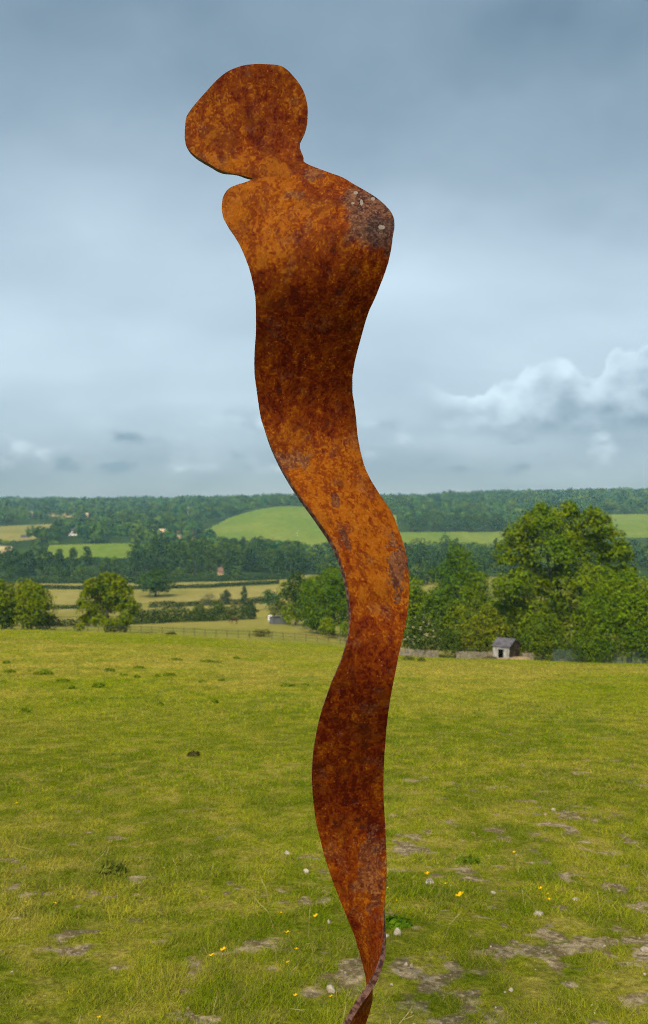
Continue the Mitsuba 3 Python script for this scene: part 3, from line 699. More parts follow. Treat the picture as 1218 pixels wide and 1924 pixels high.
# the small hut: pale boarded front with a doorway, dark boarded side, felt roof
key, Yh = numbered('animal_hut'), 104.0
tag(key, 'small hut with pale boarded front, dark doorway and grey roof under the trees', 'hut')
hb = on_ground(952, Yh)
ang = -0.62
W, D, He, Hr = 2.25, 3.6, 1.95, 2.75          # front width, depth, eave height, ridge height
def slab(x0, x1, y0, y1, z0, z1):
    return box((x0 + x1) / 2, (y0 + y1) / 2, (z0 + z1) / 2, x1 - x0, y1 - y0, z1 - z0)
nb = 9
bw = W / nb
k = 0
for i in range(nb):
    x0 = -W / 2 + i * bw
    door = 0.30 * W < x0 + W / 2 + bw / 2 < 0.66 * W
    a = slab(x0 + 0.004, x0 + bw - 0.004, -D / 2 - 0.012 * (i % 2) - 0.03, -D / 2, 1.58 if door else -0.3, He)
    at_shed(key, 'front_board' + (f'_{i:03d}' if i else ''), a, 'pale_boards', ang, hb)
for s, nm in ((1, 'side_board'), (-1, 'far_side_board')):
    for i in range(12):
        y0 = -D / 2 + i * D / 12
        a = slab(s * W / 2 - 0.02, s * W / 2 + 0.02 + 0.01 * (i % 2), y0 + 0.004, y0 + D / 12 - 0.004, -0.4, He + (Hr - He) * (1 - abs((i + 0.5) / 6 - 1)))
        at_shed(key, nm + (f'_{i:03d}' if i else ''), a, 'dark_boards', ang, hb)
at_shed(key, 'back_wall', slab(-W / 2 + 0.03, W / 2 - 0.03, D / 2 - 0.04, D / 2, -0.4, He), 'dark_boards', ang, hb)
for s, nm in ((-1, 'roof'), (1, 'roof_001')):
    e, r_ = np.array([0, s * (D / 2 + 0.16), He - 0.06]), np.array([0, 0, Hr])
    pts = np.array([[x, *(q[1:] + [0, dz])] for x in (-W / 2 - 0.14, W / 2 + 0.14) for q in (e, r_) for dz in (0.0, 0.07)])
    at_shed(key, nm, (pts, np.array(trimesh.convex.convex_hull(pts).faces)) if False else (lambda h_: (np.array(h_.vertices), np.array(h_.faces)))(trimesh.convex.convex_hull(pts)), 'felt', ang, hb)
at_shed(key, 'door_frame', cat([slab(-0.235 * W, -0.20 * W, -D / 2 - 0.07, -D / 2 - 0.045, 0, 1.6), slab(0.155 * W, 0.19 * W, -D / 2 - 0.07, -D / 2 - 0.045, 0, 1.6), slab(-0.24 * W, 0.195 * W, -D / 2 - 0.075, -D / 2 - 0.045, 1.6, 1.68)]), 'pale_boards', ang, hb)
key = numbered('feed_crate')
tag(key, 'low grey boarded crate beside the right end of the small hut', 'crate')
cb = on_ground(991, 105.0)
for i in range(5):
    put(key + '__board' + (f'_{i:03d}' if i else ''), (lambda a: (rotz(a[0], 0.1, cb), a[1]))(slab(-0.75, 0.75, -0.4, -0.36, 0.02 + i * 0.17, 0.17 + i * 0.17)), 'grey_wood')
put(key + '__body', (lambda a: (rotz(a[0], 0.1, cb), a[1]))(slab(-0.72, 0.72, -0.35, 0.4, -0.1, 0.86)), 'grey_wood')


def heap(name, label, cat_, px, py_Y, w, h, bsdf, seed):
    b = on_ground(px, py_Y)
    m = trimesh.creation.icosphere(3)
    v = np.array(m.vertices) * [w / 2, w * 0.35, h]
    v *= (0.75 + 0.5 * meshkit.fbm(v / (0.3 * w) + seed, 3, seed))[:, None]
    key = numbered(name)
    put(key, (v + b, np.array(m.faces)), bsdf, smooth=True)
    tag(key, label, cat_)


heap('dirt_heap', 'dark low heap in front of the hut doorway', 'heap', 921, 101.0, 2.2, 0.38, 'dark_heap', 3)
heap('straw_heap', 'pale straw heap along the right side of the hut', 'heap', 978, 101.5, 3.0, 0.42, 'straw', 5)
heap('straw_heap', 'small straw patch just outside the hut doorway', 'heap', 943, 100.8, 1.7, 0.2, 'straw', 6)
heap('straw_heap', 'small pale heap under the dark bushes right of the hut', 'heap', 1058, 100.0, 1.3, 0.35, 'straw', 8)

key = numbered('field_shelter')
tag(key, 'grey field shelter with a sloping roof in the pasture left of the sculpture', 'shelter')
sb = on_ground(522, 196.0)
a = 0.5
for i in range(10):
    x0 = -1.6 + i * 0.32
    put(key + '__wall_board' + (f'_{i:03d}' if i else ''), (lambda q: (rotz(q[0], a, sb), q[1]))(slab(x0 + 0.01, x0 + 0.31, -1.5, -1.45 - 0.01 * (i % 2), -0.5, 2.1)), 'grey_tin')
put(key + '__side_wall', (lambda q: (rotz(q[0], a, sb), q[1]))(slab(-1.6, -1.55, -1.44, 1.4, -0.5, 1.9)), 'grey_tin')
put(key + '__side_wall_001', (lambda q: (rotz(q[0], a, sb), q[1]))(slab(1.55, 1.6, -1.44, 1.4, -0.5, 1.9)), 'grey_tin')
pts = np.array([[x, y, z + dz] for x in (-1.8, 1.8) for y, z in ((-1.75, 2.15), (1.6, 1.85)) for dz in (0, 0.08)])
hull = trimesh.convex.convex_hull(pts)
put(key + '__roof', (rotz(hull.vertices, a, sb), hull.faces), 'grey_tin')
key = numbered('white_thing')  # white rounded shape at the shelter end, its kind left open
tag(key, 'small white rounded thing at the left end of the grey shelter', 'rounded_thing')
tb = on_ground(508, 203.0)
pr = np.array([[0, 0], [0.85, 0], [0.9, 0.08], [0.9, 1.55], [0.84, 1.75], [0.6, 1.95], [0.25, 2.02], [0, 2.03]]) * [0.72, 0.72]
tm = trimesh.creation.revolve(pr, sections=24)
put(key, (np.array(tm.vertices) + tb + [0, 0, 0.75], np.array(tm.faces)), 'pale_paint', smooth=40)


def fence(label, pts, n, post_h, rails, bsdf, ymin=None, boards_=False, post=0.06, rail=0.035, cat_='fence', mesh=None):
    """Posts along a line of ground points (px, Y), with rails between."""
    key = numbered('fence')
    tag(key, label, cat_)
    P = np.array([on_ground(px, Y) for px, Y in pts])
    L = np.r_[0, np.cumsum(np.linalg.norm(np.diff(P[:, :2], axis=0), axis=1))]
    s = np.linspace(0, L[-1], n)
    x, y = np.interp(s, L, P[:, 0]), np.interp(s, L, P[:, 1])
    z = height(x, y)
    rng = np.random.default_rng(n + int(L[-1] * 10))
    for i in range(n):
        v, f = box(0, 0, post_h / 2 - 0.15, post * 2, post * 2, post_h + 0.3 + rng.uniform(0, 0.06))
        put(key + '__post' + (f'_{i:03d}' if i else ''), (rotz(v, rng.uniform(0, 0.4), [x[i] + rng.uniform(-.02, .02), y[i], z[i]]), f), bsdf)
    for j, (h0, th) in enumerate(rails):
        p0 = np.stack([x, y - post - 0.02, z + h0 * post_h], 1)
        k = np.linspace(0, n - 1, max(n, 2) * 1).astype(int)
        v, f = [], []
        for q in range(n - 1):
            d = p0[q + 1] - p0[q]
            l = np.linalg.norm(d)
            u = d / l
            w = np.array([0, 0, 1.0])
            o = np.array([u[1], -u[0], 0])
            c = np.array([[sx, sy, sz] for sx in (0.0, 1.0) for sy in (-.5, .5) for sz in (-.5, .5)])
            vv = p0[q] + c[:, :1] * d + c[:, 1:2] * o * 0.03 + c[:, 2:] * w * th
            v.append((vv, np.array([[0, 1, 3], [0, 3, 2], [4, 6, 7], [4, 7, 5], [0, 4, 5], [0, 5, 1], [2, 3, 7], [2, 7, 6], [0, 2, 6], [0, 6, 4], [1, 5, 7], [1, 7, 3]])))
        put(key + '__rail' + (f'_{j:03d}' if j else ''), cat(v), bsdf)
    return key


fence('long weathered post and rail fence along the lower edge of the meadow', [(20, 128), (150, 128), (270, 127), (400, 125), (520, 124), (640, 124), (700, 122)], 34, 1.2, [(0.9, 0.07), (0.5, 0.05)], 'dark_wood', post=0.04)
fence('grey wire fence sloping down past the bushes to the shelter', [(548, 182), (585, 160), (620, 144), (660, 132)], 16, 1.2, [(0.92, 0.05), (0.6, 0.03), (0.3, 0.03)], 'grey_wood')
for lab, pts, nbd in [('weathered grey board fence beside the elder bush', [(748, 108.5), (823, 107.5)], 5), ('weathered grey board fence left of the small hut', [(858, 107.5), (927, 106.5)], 5)]:
    fence(lab, pts, 5, 1.05, [(0.12 + 0.185 * q, 0.165) for q in range(nbd)], 'grey_wood')
fk = fence('blue green garden netting fence on posts under the right hand trees', [(1040, 100), (1100, 97), (1160, 93.5), (1235, 91)], 18, 1.55, [(0.95, 0.05)], 'netting', post=0.05)
# the net itself: crossed strands between the posts
P = np.array([on_ground(px, Y) for px, Y in [(1040, 100), (1100, 97), (1160, 93.5), (1235, 91)]])
L = np.r_[0, np.cumsum(np.linalg.norm(np.diff(P[:, :2], axis=0), axis=1))]
s = np.arange(0, L[-1], 0.11)
x, y = np.interp(s, L, P[:, 0]), np.interp(s, L, P[:, 1])
z = height(x, y)
v, f = [], []
for i in range(len(s)):
    v.append((np.array([[x[i] - .02, y[i] - .1, z[i]], [x[i] + .02, y[i] - .1, z[i]], [x[i] + .02, y[i] - .1, z[i] + 1.42], [x[i] - .02, y[i] - .1, z[i] + 1.42]]), np.array([[0, 1, 2], [0, 2, 3]])))
for h0 in np.arange(0.1, 1.4, 0.16):
    top_ = np.stack([x, y - .105, z + h0 + .015], 1)
    bot = np.stack([x, y - .105, z + h0 - .015], 1)
    v.append((np.vstack([bot, top_]), grid_faces(2, len(s))))
put(fk + '__net', cat(v), 'netting')
labels[fk + '__net'] = {'kind': 'stuff'}
key = numbered('log')
tag(key, 'short pale log lying in the grass before the elder bush', 'log')
lb = on_ground(765, 104.0)
v, f = tube([(-0.55, 0, 0.14), (0, 0.03, 0.17), (0.5, 0.02, 0.15)], [0.15, 0.16, 0.13], 9)
put(key, (v + lb, f), 'grey_wood', smooth=40)

# ------------------------------------------------------------------ horse
import manifold3d as m3  # noqa: E402


def ball(c, r, sc=(1, 1, 1), seg=20):
    return m3.Manifold.sphere(r, seg).scale(sc).translate(list(map(float, c)))


def chain(pts):
    out = []
    for (a, ra), (b_, rb) in zip(pts[:-1], pts[1:]):
        out.append(m3.Manifold.batch_hull([ball(a, ra), ball(b_, rb)]))
    return out


def horse(label, px, Y, heading, seed):
    key = numbered('horse')
    tag(key, label, 'horse')
    b = on_ground(px, Y)
    S = []
    S += chain([((-0.62, 0, 1.20), 0.30), ((-0.15, 0, 1.14), 0.33), ((0.35, 0, 1.16), 0.31), ((0.62, 0, 1.22), 0.25)])
    S += chain([((0.62, 0, 1.28), 0.22), ((0.92, 0, 1.22), 0.155), ((1.18, 0, 0.92), 0.125)])
    S += chain([((1.16, 0, 0.94), 0.13), ((1.26, 0, 0.70), 0.105), ((1.30, 0, 0.46), 0.07)])
    for sy in (-0.05, 0.05):
        S += chain([((1.10, sy, 1.03), 0.045), ((1.06, sy * 1.3, 1.14), 0.012)])
    for sy, dx in ((-0.15, 0.10), (0.15, -0.08)):
        S += chain([((0.55, sy, 1.05), 0.14), ((0.56 + dx * 0.5, sy, 0.72), 0.085), ((0.57 + dx, sy, 0.48), 0.06), ((0.57 + dx, sy, 0.14), 0.042), ((0.60 + dx, sy, 0.03), 0.06)])
        S += chain([((-0.62, sy, 1.10), 0.20), ((-0.52 - dx * 0.4, sy, 0.80), 0.11), ((-0.74 - dx, sy, 0.52), 0.065), ((-0.68 - dx, sy, 0.14), 0.045), ((-0.64 - dx, sy, 0.03), 0.06)])
    body = m3.Manifold.batch_boolean(S, m3.OpType.Add).refine_to_length(0.07)
    mm = body.to_mesh()
    tmsh = trimesh.Trimesh(mm.vert_properties[:, :3], mm.tri_verts)
    trimesh.smoothing.filter_taubin(tmsh, iterations=10)
    put(key + '__body', (rotz(tmsh.vertices, heading, b), tmsh.faces), 'horse_coat', smooth=True)
    tv, tf = cat([tube([(-0.88, 0, 1.32), (-1.02, 0, 1.12), (-1.02, 0, 0.62)], [0.05, 0.075, 0.02], 7)])
    put(key + '__tail', (rotz(tv, heading, b), tf), 'horse_hair', smooth=True)
    tv, tf = cat([tube([(0.55, 0, 1.50), (0.85, 0, 1.40), (1.10, 0, 1.08)], [0.04, 0.07, 0.03], 7)])
    put(key + '__mane', (rotz(tv, heading, b), tf), 'horse_hair', smooth=True)


plain('horse_coat', (0.055, 0.028, 0.016))
plain('horse_hair', (0.020, 0.015, 0.012))
horse('brown horse grazing in the pasture below the long hedge', 440, 205.0, 0.25 + math.pi, 1)

# ------------------------------------------------------------------ weeds, stones, buttercups
rng = np.random.default_rng(17)


def weed(label, px, py, w_px, h_px, color, group=None, cat_='weed'):
    Y = hit(px, py)
    b = on_ground(px, Y)
    W, H = w_px / F * Y, h_px / F * Y
    m = int(70 + 40 * w_px / 10)
    th = rng.uniform(0, 2 * np.pi, m)
    r = W / 2 * np.sqrt(rng.random(m))
    c = np.stack([r * np.cos(th), r * np.sin(th) * 0.8, H * rng.random(m) * (1 - 0.5 * (2 * r / W) ** 2)], 1)
    c[:, 2] += height(b[0] + c[:, 0], b[1] + c[:, 1]) - b[2]
    n = np.stack([np.cos(th), np.sin(th), rng.uniform(0.2, 1.2, m)], 1) + 0.5 * rng.normal(size=(m, 3))
    v, f = quads(c, n, 0.10 * (0.5 + Y / 60) * rng.uniform(0.6, 1.4, m), rng, (0.3, 0.6))
    key = numbered('weed_clump')
    put(key, (v + b, f), 'foliage', color=leaf_colors(c, color, rng, 0.3, 0.25, 0.4))
    tag(key, label, cat_, group)


for px, py, w, h in [(12, 1247, 14, 7), (82, 1268, 38, 12), (18, 1264, 24, 7), (206, 1262, 22, 9), (261, 1256, 20, 6), (258, 1274, 12, 7), (295, 1272, 9, 6), (318, 1270, 26, 6), (416, 1280, 12, 6), (380, 1283, 14, 7),
                     (403, 1321, 14, 10), (301, 1327, 14, 8), (47, 1338, 16, 9), (135, 1295, 12, 10), (185, 1292, 26, 13), (118, 1281, 26, 7), (540, 1290, 30, 6), (575, 1289, 14, 6), (232, 1270, 16, 5), (395, 1245, 44, 6), (445, 1238, 14, 5), (330, 1241, 26, 5)]:
    weed('dark green weed clump in the upper left of the meadow', px, py, w, 0.8 * h, (0.110, 0.165, 0.006), 'dark weed clumps on the far part of the meadow')
weed('dark rush clump in the meadow before the elder bush, left of two', 768, 1241, 24, 9, (0.075, 0.095, 0.012))
weed('dark rush clump in the meadow before the elder bush, right of two', 792, 1243, 18, 8, (0.075, 0.095, 0.012))
weed('leafy dock plant in the lower left of the meadow', 212, 1640, 50, 20, (0.150, 0.165, 0.020))
weed('low dark green plantain patch right of the sculpture', 880, 1622, 44, 9, (0.110, 0.160, 0.010))
weed('dark green clover patch close right of the sculpture foot', 742, 1738, 62, 9, (0.100, 0.180, 0.008))
weed('dark weed tuft in the middle left of the meadow', 363, 1421, 24, 8, (0.070, 0.060, 0.018))


def stone_color(p, n, uv):
    c = mikit.mix((0.28, 0.25, 0.19), (0.52, 0.48, 0.41), mikit.fbm(p.x * 40, p.y * 40, p.z * 40, 3))
    return mikit.mix(c, (0.30, 0.22, 0.14), mikit.smoothstep(0.56, 0.72, mikit.fbm(p.x * 18 + 4, p.y * 18, p.z * 18, 3)))


scene['flint'] = {'type': 'twosided', 'bsdf': diffuse_proc(stone_color)}


def stone(px, py, w_px, h_px, label, group=None, seed=0):
    r = np.random.default_rng(seed)
    Y = hit(px, py)
    b = on_ground(px, Y)
    s = w_px / F * Y / 2
    m = trimesh.creation.icosphere(2)
    v = np.array(m.vertices)
    v *= (0.72 + 0.56 * meshkit.fbm(v * 1.1 + seed * 3.7, 3, seed % 50))[:, None]
    for _ in range(5):
        d = r.normal(size=3)
        d /= np.linalg.norm(d)
        t = v @ d
        v -= np.maximum(t - 0.62, 0)[:, None] * d
    v = v * [s, s * r.uniform(0.7, 1.0), s * h_px / w_px * 1.15]
    key = numbered('stone')
    put(key, (rotz(v, r.uniform(0, 6), b + [0, 0, s * h_px / w_px * 0.35]), np.array(m.faces)), 'flint', smooth=35)
    tag(key, label, 'stone', group)


stone(1011, 1721, 24, 13, 'large oval pale flint on the turf right of the sculpture', seed=1)
stone(747, 1757, 16, 18, 'upright brownish stone beside the foot of the sculpture', seed=2)
stone(727, 1762, 11, 8, 'small white stone touching the right edge of the sculpture', seed=3)
stone(1213, 1788, 18, 12, 'pale bluish stone at the right edge', seed=4)
stone(622, 1864, 22, 14, 'broad pale stone on bare soil left of the sculpture foot', seed=5)
stone(541, 1605, 15, 8, 'white stone left of the sculpture at mid height of the grass', seed=6)
stone(1040, 1524, 9, 7, 'white stone in the right middle of the meadow, upper of two', seed=7)
stone(1026, 1533, 8, 6, 'white stone in the right middle of the meadow, lower of two', seed=8)
stone(618, 1735, 11, 7, 'small bluish white stone left of the lower sculpture', seed=9)
stone(764, 1817, 9, 10, 'small pale stone low right of the sculpture, left of a pair', seed=10)
stone(774, 1819, 8, 11, 'small pale stone low right of the sculpture, right of a pair', seed=11)
stone(960, 1863, 11, 8, 'pale stone on the bare soil at the lower right', seed=12)
stone(1082, 1693, 16, 8, 'flat pale stone in the turf, far right', seed=13)
stone(807, 1660, 24, 9, 'flat pale brown stone on the turf right of the sculpture', seed=14)
stone(928, 1680, 12, 7, 'pale stone on the bare patch above the oval flint', seed=15)
stone(575, 1640, 14, 8, 'pale stone in a bare patch left of the sculpture', seed=16)
for i in range(40):
    t = rng.random() ** 0.8
    py = 1560 + 370 * t
    px = rng.uniform(0, 1218) if rng.random() < 0.3 else rng.uniform(700, 1218)
    w = rng.uniform(3, 7.5) * (0.5 + 0.6 * t)
    stone(px, py, w, w * rng.uniform(0.5, 0.9), 'small pale flint chip lying in the turf', 'small flint chips scattered over the near turf', seed=50 + i)

plain('yellow_petal', (0.72, 0.48, 0.01), grain=60)
plain('stem_green', (0.10, 0.16, 0.02), grain=60)
for i, (px, py, s) in enumerate([(864, 1686, 14), (540, 1757, 12), (419, 1788, 11), (398, 1800, 11), (557, 1787, 7), (541, 1813, 7), (555, 1875, 8), (186, 1915, 8), (528, 1720, 8), (593, 1725, 9), (103, 1700, 7), (47, 1699, 6),
                                 (803, 1644, 9), (837, 1664, 8), (1093, 1655, 8), (1016, 1673, 8), (1030, 1683, 8), (1032, 1694, 8), (307, 1634, 6), (150, 1610, 6), (98, 1482, 6), (30, 1512, 6), (270, 1475, 6), (1190, 1505, 6), (729, 1673, 8), (745, 1696, 6),
                                 (783, 1705, 6), (622, 1876, 8), (700, 1310, 5), (933, 1378, 5), (966, 1604, 6), (1015, 1357, 6)]):
    key = numbered('buttercup')
    tag(key, 'yellow buttercup in the meadow grass', 'flower', 'buttercups dotted through the meadow')
    Y = hit(px, py)
    hgt = 0.068 + 0.03 * rng.random()
    Y = hit(px, py + hgt / Y * F)
    b = on_ground(px, Y)
    r = s / F * Y / 2 * 1.1
    v, f = tube([(0, 0, 0), (0.004, 0, hgt * 0.5), (0, 0.002, hgt)], [0.0014, 0.0012, 0.001], 5)
    put(key + '__stem', (v + b, f), 'stem_green', smooth=True)
    tilt = rng.uniform(-0.5, 0.5, 2)
    for q in range(5):
        an = q * 2 * math.pi / 5 + rng.uniform(0, 0.2)
        g = np.array([[0, 0, 0], [0.45, -0.36, 0.22], [0.45, 0.36, 0.22], [0.9, -0.34, 0.62], [0.9, 0.34, 0.62], [1.0, 0, 0.72], [0.5, 0, 0.16]]) * r
        fc = np.array([[0, 1, 6], [0, 6, 2], [1, 3, 6], [6, 3, 5], [6, 5, 4], [6, 4, 2]])
        g = rotz(g, an)
        g[:, 2] += g[:, 0] * tilt[0] - abs(tilt[1]) * g[:, 1]
        put(key + '__petal' + (f'_{q:03d}' if q else ''), (g + b + [0, 0, hgt], fc), 'yellow_petal')

# ------------------------------------------------------------------ the grass
rng = np.random.default_rng(3)


def blades(y0, y1, n, w, h, um, segs):
    """Grass blades between the distances y0 and y1; each has its own colour. Returns vertices, faces, colours."""
    y = np.sqrt(rng.uniform(y0 ** 2, y1 ** 2, n))
    x = rng.uniform(-um, um, n) * y
    tuft = 0.55 * mfbm(x * 2.9 + 11, y * 2.9, 3) + 0.45 * mfbm(x * 9.1, y * 9.1 + 5, 2)
    bare = bare_np(x, y)
    keep = (rng.random(n) > 0.84 * bare) & (rng.random(n) < 0.50 + 1.3 * sstep(0.28, 0.62, tuft))
    x, y, tuft, bare = x[keep], y[keep], tuft[keep], bare[keep]
    n = len(x)
    z = height(x, y)
    H = h * rng.uniform(0.45, 1.35, n) * (0.40 + 1.05 * sstep(0.36, 0.70, tuft)) * (1 - 0.55 * bare)
    Wd = w * rng.uniform(0.6, 1.4, n)
    a = rng.uniform(0, 2 * np.pi, n)
    lean = rng.uniform(0.3, 1.8, n) * H
    side = np.stack([np.cos(a), np.sin(a), 0 * a], 1)
    b_ = rng.uniform(0, 2 * np.pi, n)
    fwd = np.stack([np.cos(b_), np.sin(b_), 0 * b_], 1)
    root = np.stack([x, y, z - 0.004], 1)
    up = np.array([0, 0, 1.0])
    if segs == 2:
        mid = root + fwd * (lean * 0.32)[:, None] + up * (H * 0.6)[:, None]
        tip = root + fwd * lean[:, None] + up * (H * 0.95)[:, None]
        v = np.stack([root - side * Wd[:, None] / 2, root + side * Wd[:, None] / 2, mid - side * Wd[:, None] * 0.42, mid + side * Wd[:, None] * 0.42, tip], 1)
        fi = np.array([[0, 1, 3], [0, 3, 2], [2, 3, 4]])
    else:
        tip = root + fwd * (lean * 0.8)[:, None] + up * H[:, None]
        v = np.stack([root - side * Wd[:, None] / 2, root + side * Wd[:, None] / 2, tip], 1)
        fi = np.array([[0, 1, 2]])
    k = v.shape[1]
    f = (np.arange(n)[:, None, None] * k + fi[None]).reshape(-1, 3)
    dry = dry_np(x, y)[:, None]
    lush = (0.5 * sstep(0.55, 0.75, mfbm(x * 0.8, y * 0.55 + 4.0, 3)))[:, None]
    col = GREEN * (1 - dry) + DRY * dry
    col = col * (1 - lush) + LUSH * lush
    sw = sward_np(x, y)[:, None]
    col = 1.5 * col * rng.uniform(0.65, 1.35, (n, 1)) * (1 + sw * np.array([[0.26, 0.17, 0.35]]))
    straw = rng.random(n) < 0.11 + 0.22 * bare + 0.22 * sstep(0.52, 0.66, mfbm(x * 5.5 + 8, y * 4.0, 3)) + 0.05 * dry[:, 0]
    col[straw] = np.array([0.44, 0.38, 0.10]) * rng.uniform(0.6, 1.25, (straw.sum(), 1))
    blue = rng.random(n) < 0.12
    col[blue] = col[blue] * [0.7, 0.95, 1.2]
    return v.reshape(-1, 3), f, np.repeat(col, k, axis=0)


parts, colr = [], []
for args in [(2.2, 4.2, 190000, 0.0034, 0.024, 0.66, 1), (4.2, 8.0, 210000, 0.0060, 0.027, 0.56, 1), (8.0, 16, 190000, 0.012, 0.034, 0.52, 1), (16, 34, 130000, 0.028, 0.045, 0.50, 1), (34, 70, 70000, 0.06, 0.06, 0.49, 1), (70, 122, 36000, 0.12, 0.08, 0.48, 1)]:
    v, f, c = blades(*args)
    parts.append((v, f))
    colr.append(c)
gv, gf = cat(parts)
put('grass', (gv, gf), 'leafage', color=np.clip(np.vstack(colr), 0.003, 0.7))
tag('grass', 'short grazed grass of the meadow', 'grass', kind='stuff')
# taller seed stalks, thin and pale
n = 420
y = np.sqrt(rng.uniform(2.4 ** 2, 8 ** 2, n))
x = rng.uniform(-0.55, 0.55, n) * y
keep = mfbm(x * 0.9 + 2, y * 0.9, 2) > 0.47
x, y = x[keep], y[keep]
st = []
for xi, yi, zi in zip(x, y, height(x, y)):
    H = rng.uniform(0.06, 0.17)
    d = rng.normal(size=2) * 0.35 * H
    st.append(tube([(xi, yi, zi), (xi + d[0] * .4, yi + d[1] * .4, zi + H * .6), (xi + d[0], yi + d[1], zi + H * 0.86), (xi + d[0] * 1.2, yi + d[1] * 1.2, zi + H)], np.array([0.0010, 0.0009, 0.0020, 0.0006]), 4))
sv, sf = cat(st)
plain('seed_straw', (0.36, 0.32, 0.13), grain=20)
put('grass_stalks', (sv, sf), 'seed_straw')
tag('grass_stalks', 'thin pale seed stalks standing out of the meadow grass', 'grass', kind='stuff')

# ------------------------------------------------------------------ the sculpture: a waved sheet of rusted steel cut as a figure
S0 = 1.7                       # distance of the sheet; MPX metres on it for one pixel of the photograph
MPX = S0 / F
left = [(120, 480), (121.5, 464), (126.2, 445.3), (135.5, 425.3), (149.9, 407.6), (168.7, 389.9), (188.7, 372), (205.3, 358.8), (220.8, 350), (233, 348.2), (253, 347.3), (268.5, 348.8), (279.6, 354.4), (290.6, 365.5), (300.6, 381),
        (309.5, 396.5), (317, 409), (321, 418), (324.5, 431), (328.3, 450.8), (332, 465), (335.3, 475.5), (338.5, 470), (341.6, 462.9), (346.2, 447.7), (352.3, 432.5), (361.4, 423.4), (375, 417.9), (390.2, 416.7), (405.4, 418.9), (420.6, 426.5),
        (438.8, 438.6), (460.1, 450.8), (484.4, 461.4), (505.7, 469), (530, 475), (560, 480), (589, 481.4), (619, 481.4), (651, 479.4), (678, 478.2), (702.6, 478.9), (727, 481.9), (754, 485.6), (784, 490.5), (806, 497.9), (830.6, 506.5), (852.8, 516.4),
        (877.4, 529.5), (906.3, 547), (935.8, 566.7), (962.1, 586.5), (990, 606.2), (1014.6, 622.6), (1040.9, 635.7), (1070.5, 645.6), (1096.7, 652.1), (1126.3, 657.1), (1155.9, 659.2), (1183, 656.8), (1210, 651.3), (1237, 643), (1261, 633.3), (1283, 623.4),
        (1310, 613.6), (1340, 603.7), (1369.5, 596.4), (1388.5, 593), (1416.8, 588.6), (1453.5, 586.4), (1487.4, 587.5), (1521.4, 590.9), (1549.6, 595.1), (1577.9, 602.2), (1611.8, 610.7), (1645.8, 622), (1676.9, 633.3), (1700, 642.5)]
right = [(120, 490), (120.6, 507.3), (122.8, 525.1), (129.9, 538.4), (141, 549.5), (154.3, 560.6), (168.7, 569.4), (186.5, 575.6), (206.4, 578.3), (224.1, 577.8), (241.9, 575), (255.2, 569.4), (265.2, 564.5), (274, 563.2), (282.9, 565.4), (292.9, 569.4),
         (300, 570.6), (303, 570.9), (305.2, 573.5), (309, 580), (315.8, 596.6), (324.9, 620.9), (332.5, 642.1), (344.7, 663.4), (358.3, 687.7), (372, 709), (388.7, 727.2), (400.9, 736.3), (411.5, 740.5), (423.7, 740.9), (441.9, 738.3), (466.2, 735.2), (490.5, 730.2),
         (514.8, 722.6), (540, 713), (560, 705), (584.3, 693.7), (606.5, 686.3), (633.6, 678.9), (660.7, 671.5), (687.8, 665.4), (712.4, 662.4), (734.6, 662.4), (756.7, 665.4), (783.8, 669), (823.2, 672.8), (835.6, 675.2), (857.7, 680.1), (880, 687), (903, 698),
         (929.3, 714.5), (949, 727.7), (968.7, 739.2), (995, 749.2), (1022, 758.9), (1049, 765), (1081, 768.3), (1110.8, 768.8), (1138, 767.5), (1170, 762.6), (1197, 757.7), (1221.7, 751.5), (1251, 745.4), (1283, 739.2), (1312.8, 733.8), (1342, 729.4), (1369.5, 726.4),
         (1400, 724), (1422, 722.4), (1464.8, 720.6), (1498.7, 720.9), (1527, 722.4), (1561, 724.3), (1595, 725.8), (1634.5, 726.6), (1671, 725.2), (1700, 722.6)]
depth_slope = [(100, 0.12), (180, 0.05), (250, -0.10), (310, -0.38), (400, -0.46), (450, -0.18), (490, 0.12), (560, 0.44), (640, 0.54), (730, 0.44), (780, 0.16), (830, -0.22), (890, -0.58), (980, -0.66), (1060, -0.58), (1120, -0.28), (1180, 0.04), (1260, 0.36),
               (1380, 0.46), (1480, 0.42), (1550, 0.20), (1620, 0.02), (1720, -0.04), (1820, 0.06), (1950, 0.12), (2500, 0.0)]
yaw_at = [(100, 0.10), (250, 0.06), (330, 0.05), (420, -0.12), (520, 0.0), (700, 0.10), (850, 0.24), (980, 0.46), (1120, 0.50), (1200, 0.20), (1300, -0.06), (1450, 0.02), (1600, 0.0), (1700, -0.08)]
twist = [(1700, 0.08), (1733, 0.26), (1770, 0.60), (1793, 0.88), (1815, 1.15), (1835, 1.36), (1855, 1.60), (1883, 1.98), (1906, 2.17), (1924, 2.27), (2000, 2.6), (2100, 2.9), (2520, 3.1)]
true_w = [(1700, 40.2), (1733, 34.0), (1770, 30.0), (1793, 30.5), (1815, 31), (1835, 29), (1855, 27), (1883, 26), (1906, 25), (1924, 25.5), (1980, 32), (2060, 44), (2180, 50), (2300, 40), (2420, 20), (2520, 14)]
centre = [(1700, 682.5), (1733, 688.4), (1770, 694.3), (1793, 695.6), (1815, 695.0), (1835, 693.2), (1855, 688.0), (1883, 678), (1906, 668.5), (1924, 661), (1980, 642), (2060, 624), (2180, 618), (2300, 630), (2420, 644), (2520, 648)]
rows = np.concatenate([np.arange(120, 124, 0.5), np.arange(124, 300, 2.0), np.arange(300, 346, 0.8), np.arange(346, 1700, 2.4), np.arange(1700, 2520, 2.4)])
NC = 30
fl, fr = PchipInterpolator(*zip(*left)), PchipInterpolator(*zip(*right))
sl = PchipInterpolator(*zip(*depth_slope))
fine_py = np.arange(100, 2530, 1.0)
dep = np.concatenate([[0], np.cumsum(sl(fine_py))[:-1]])
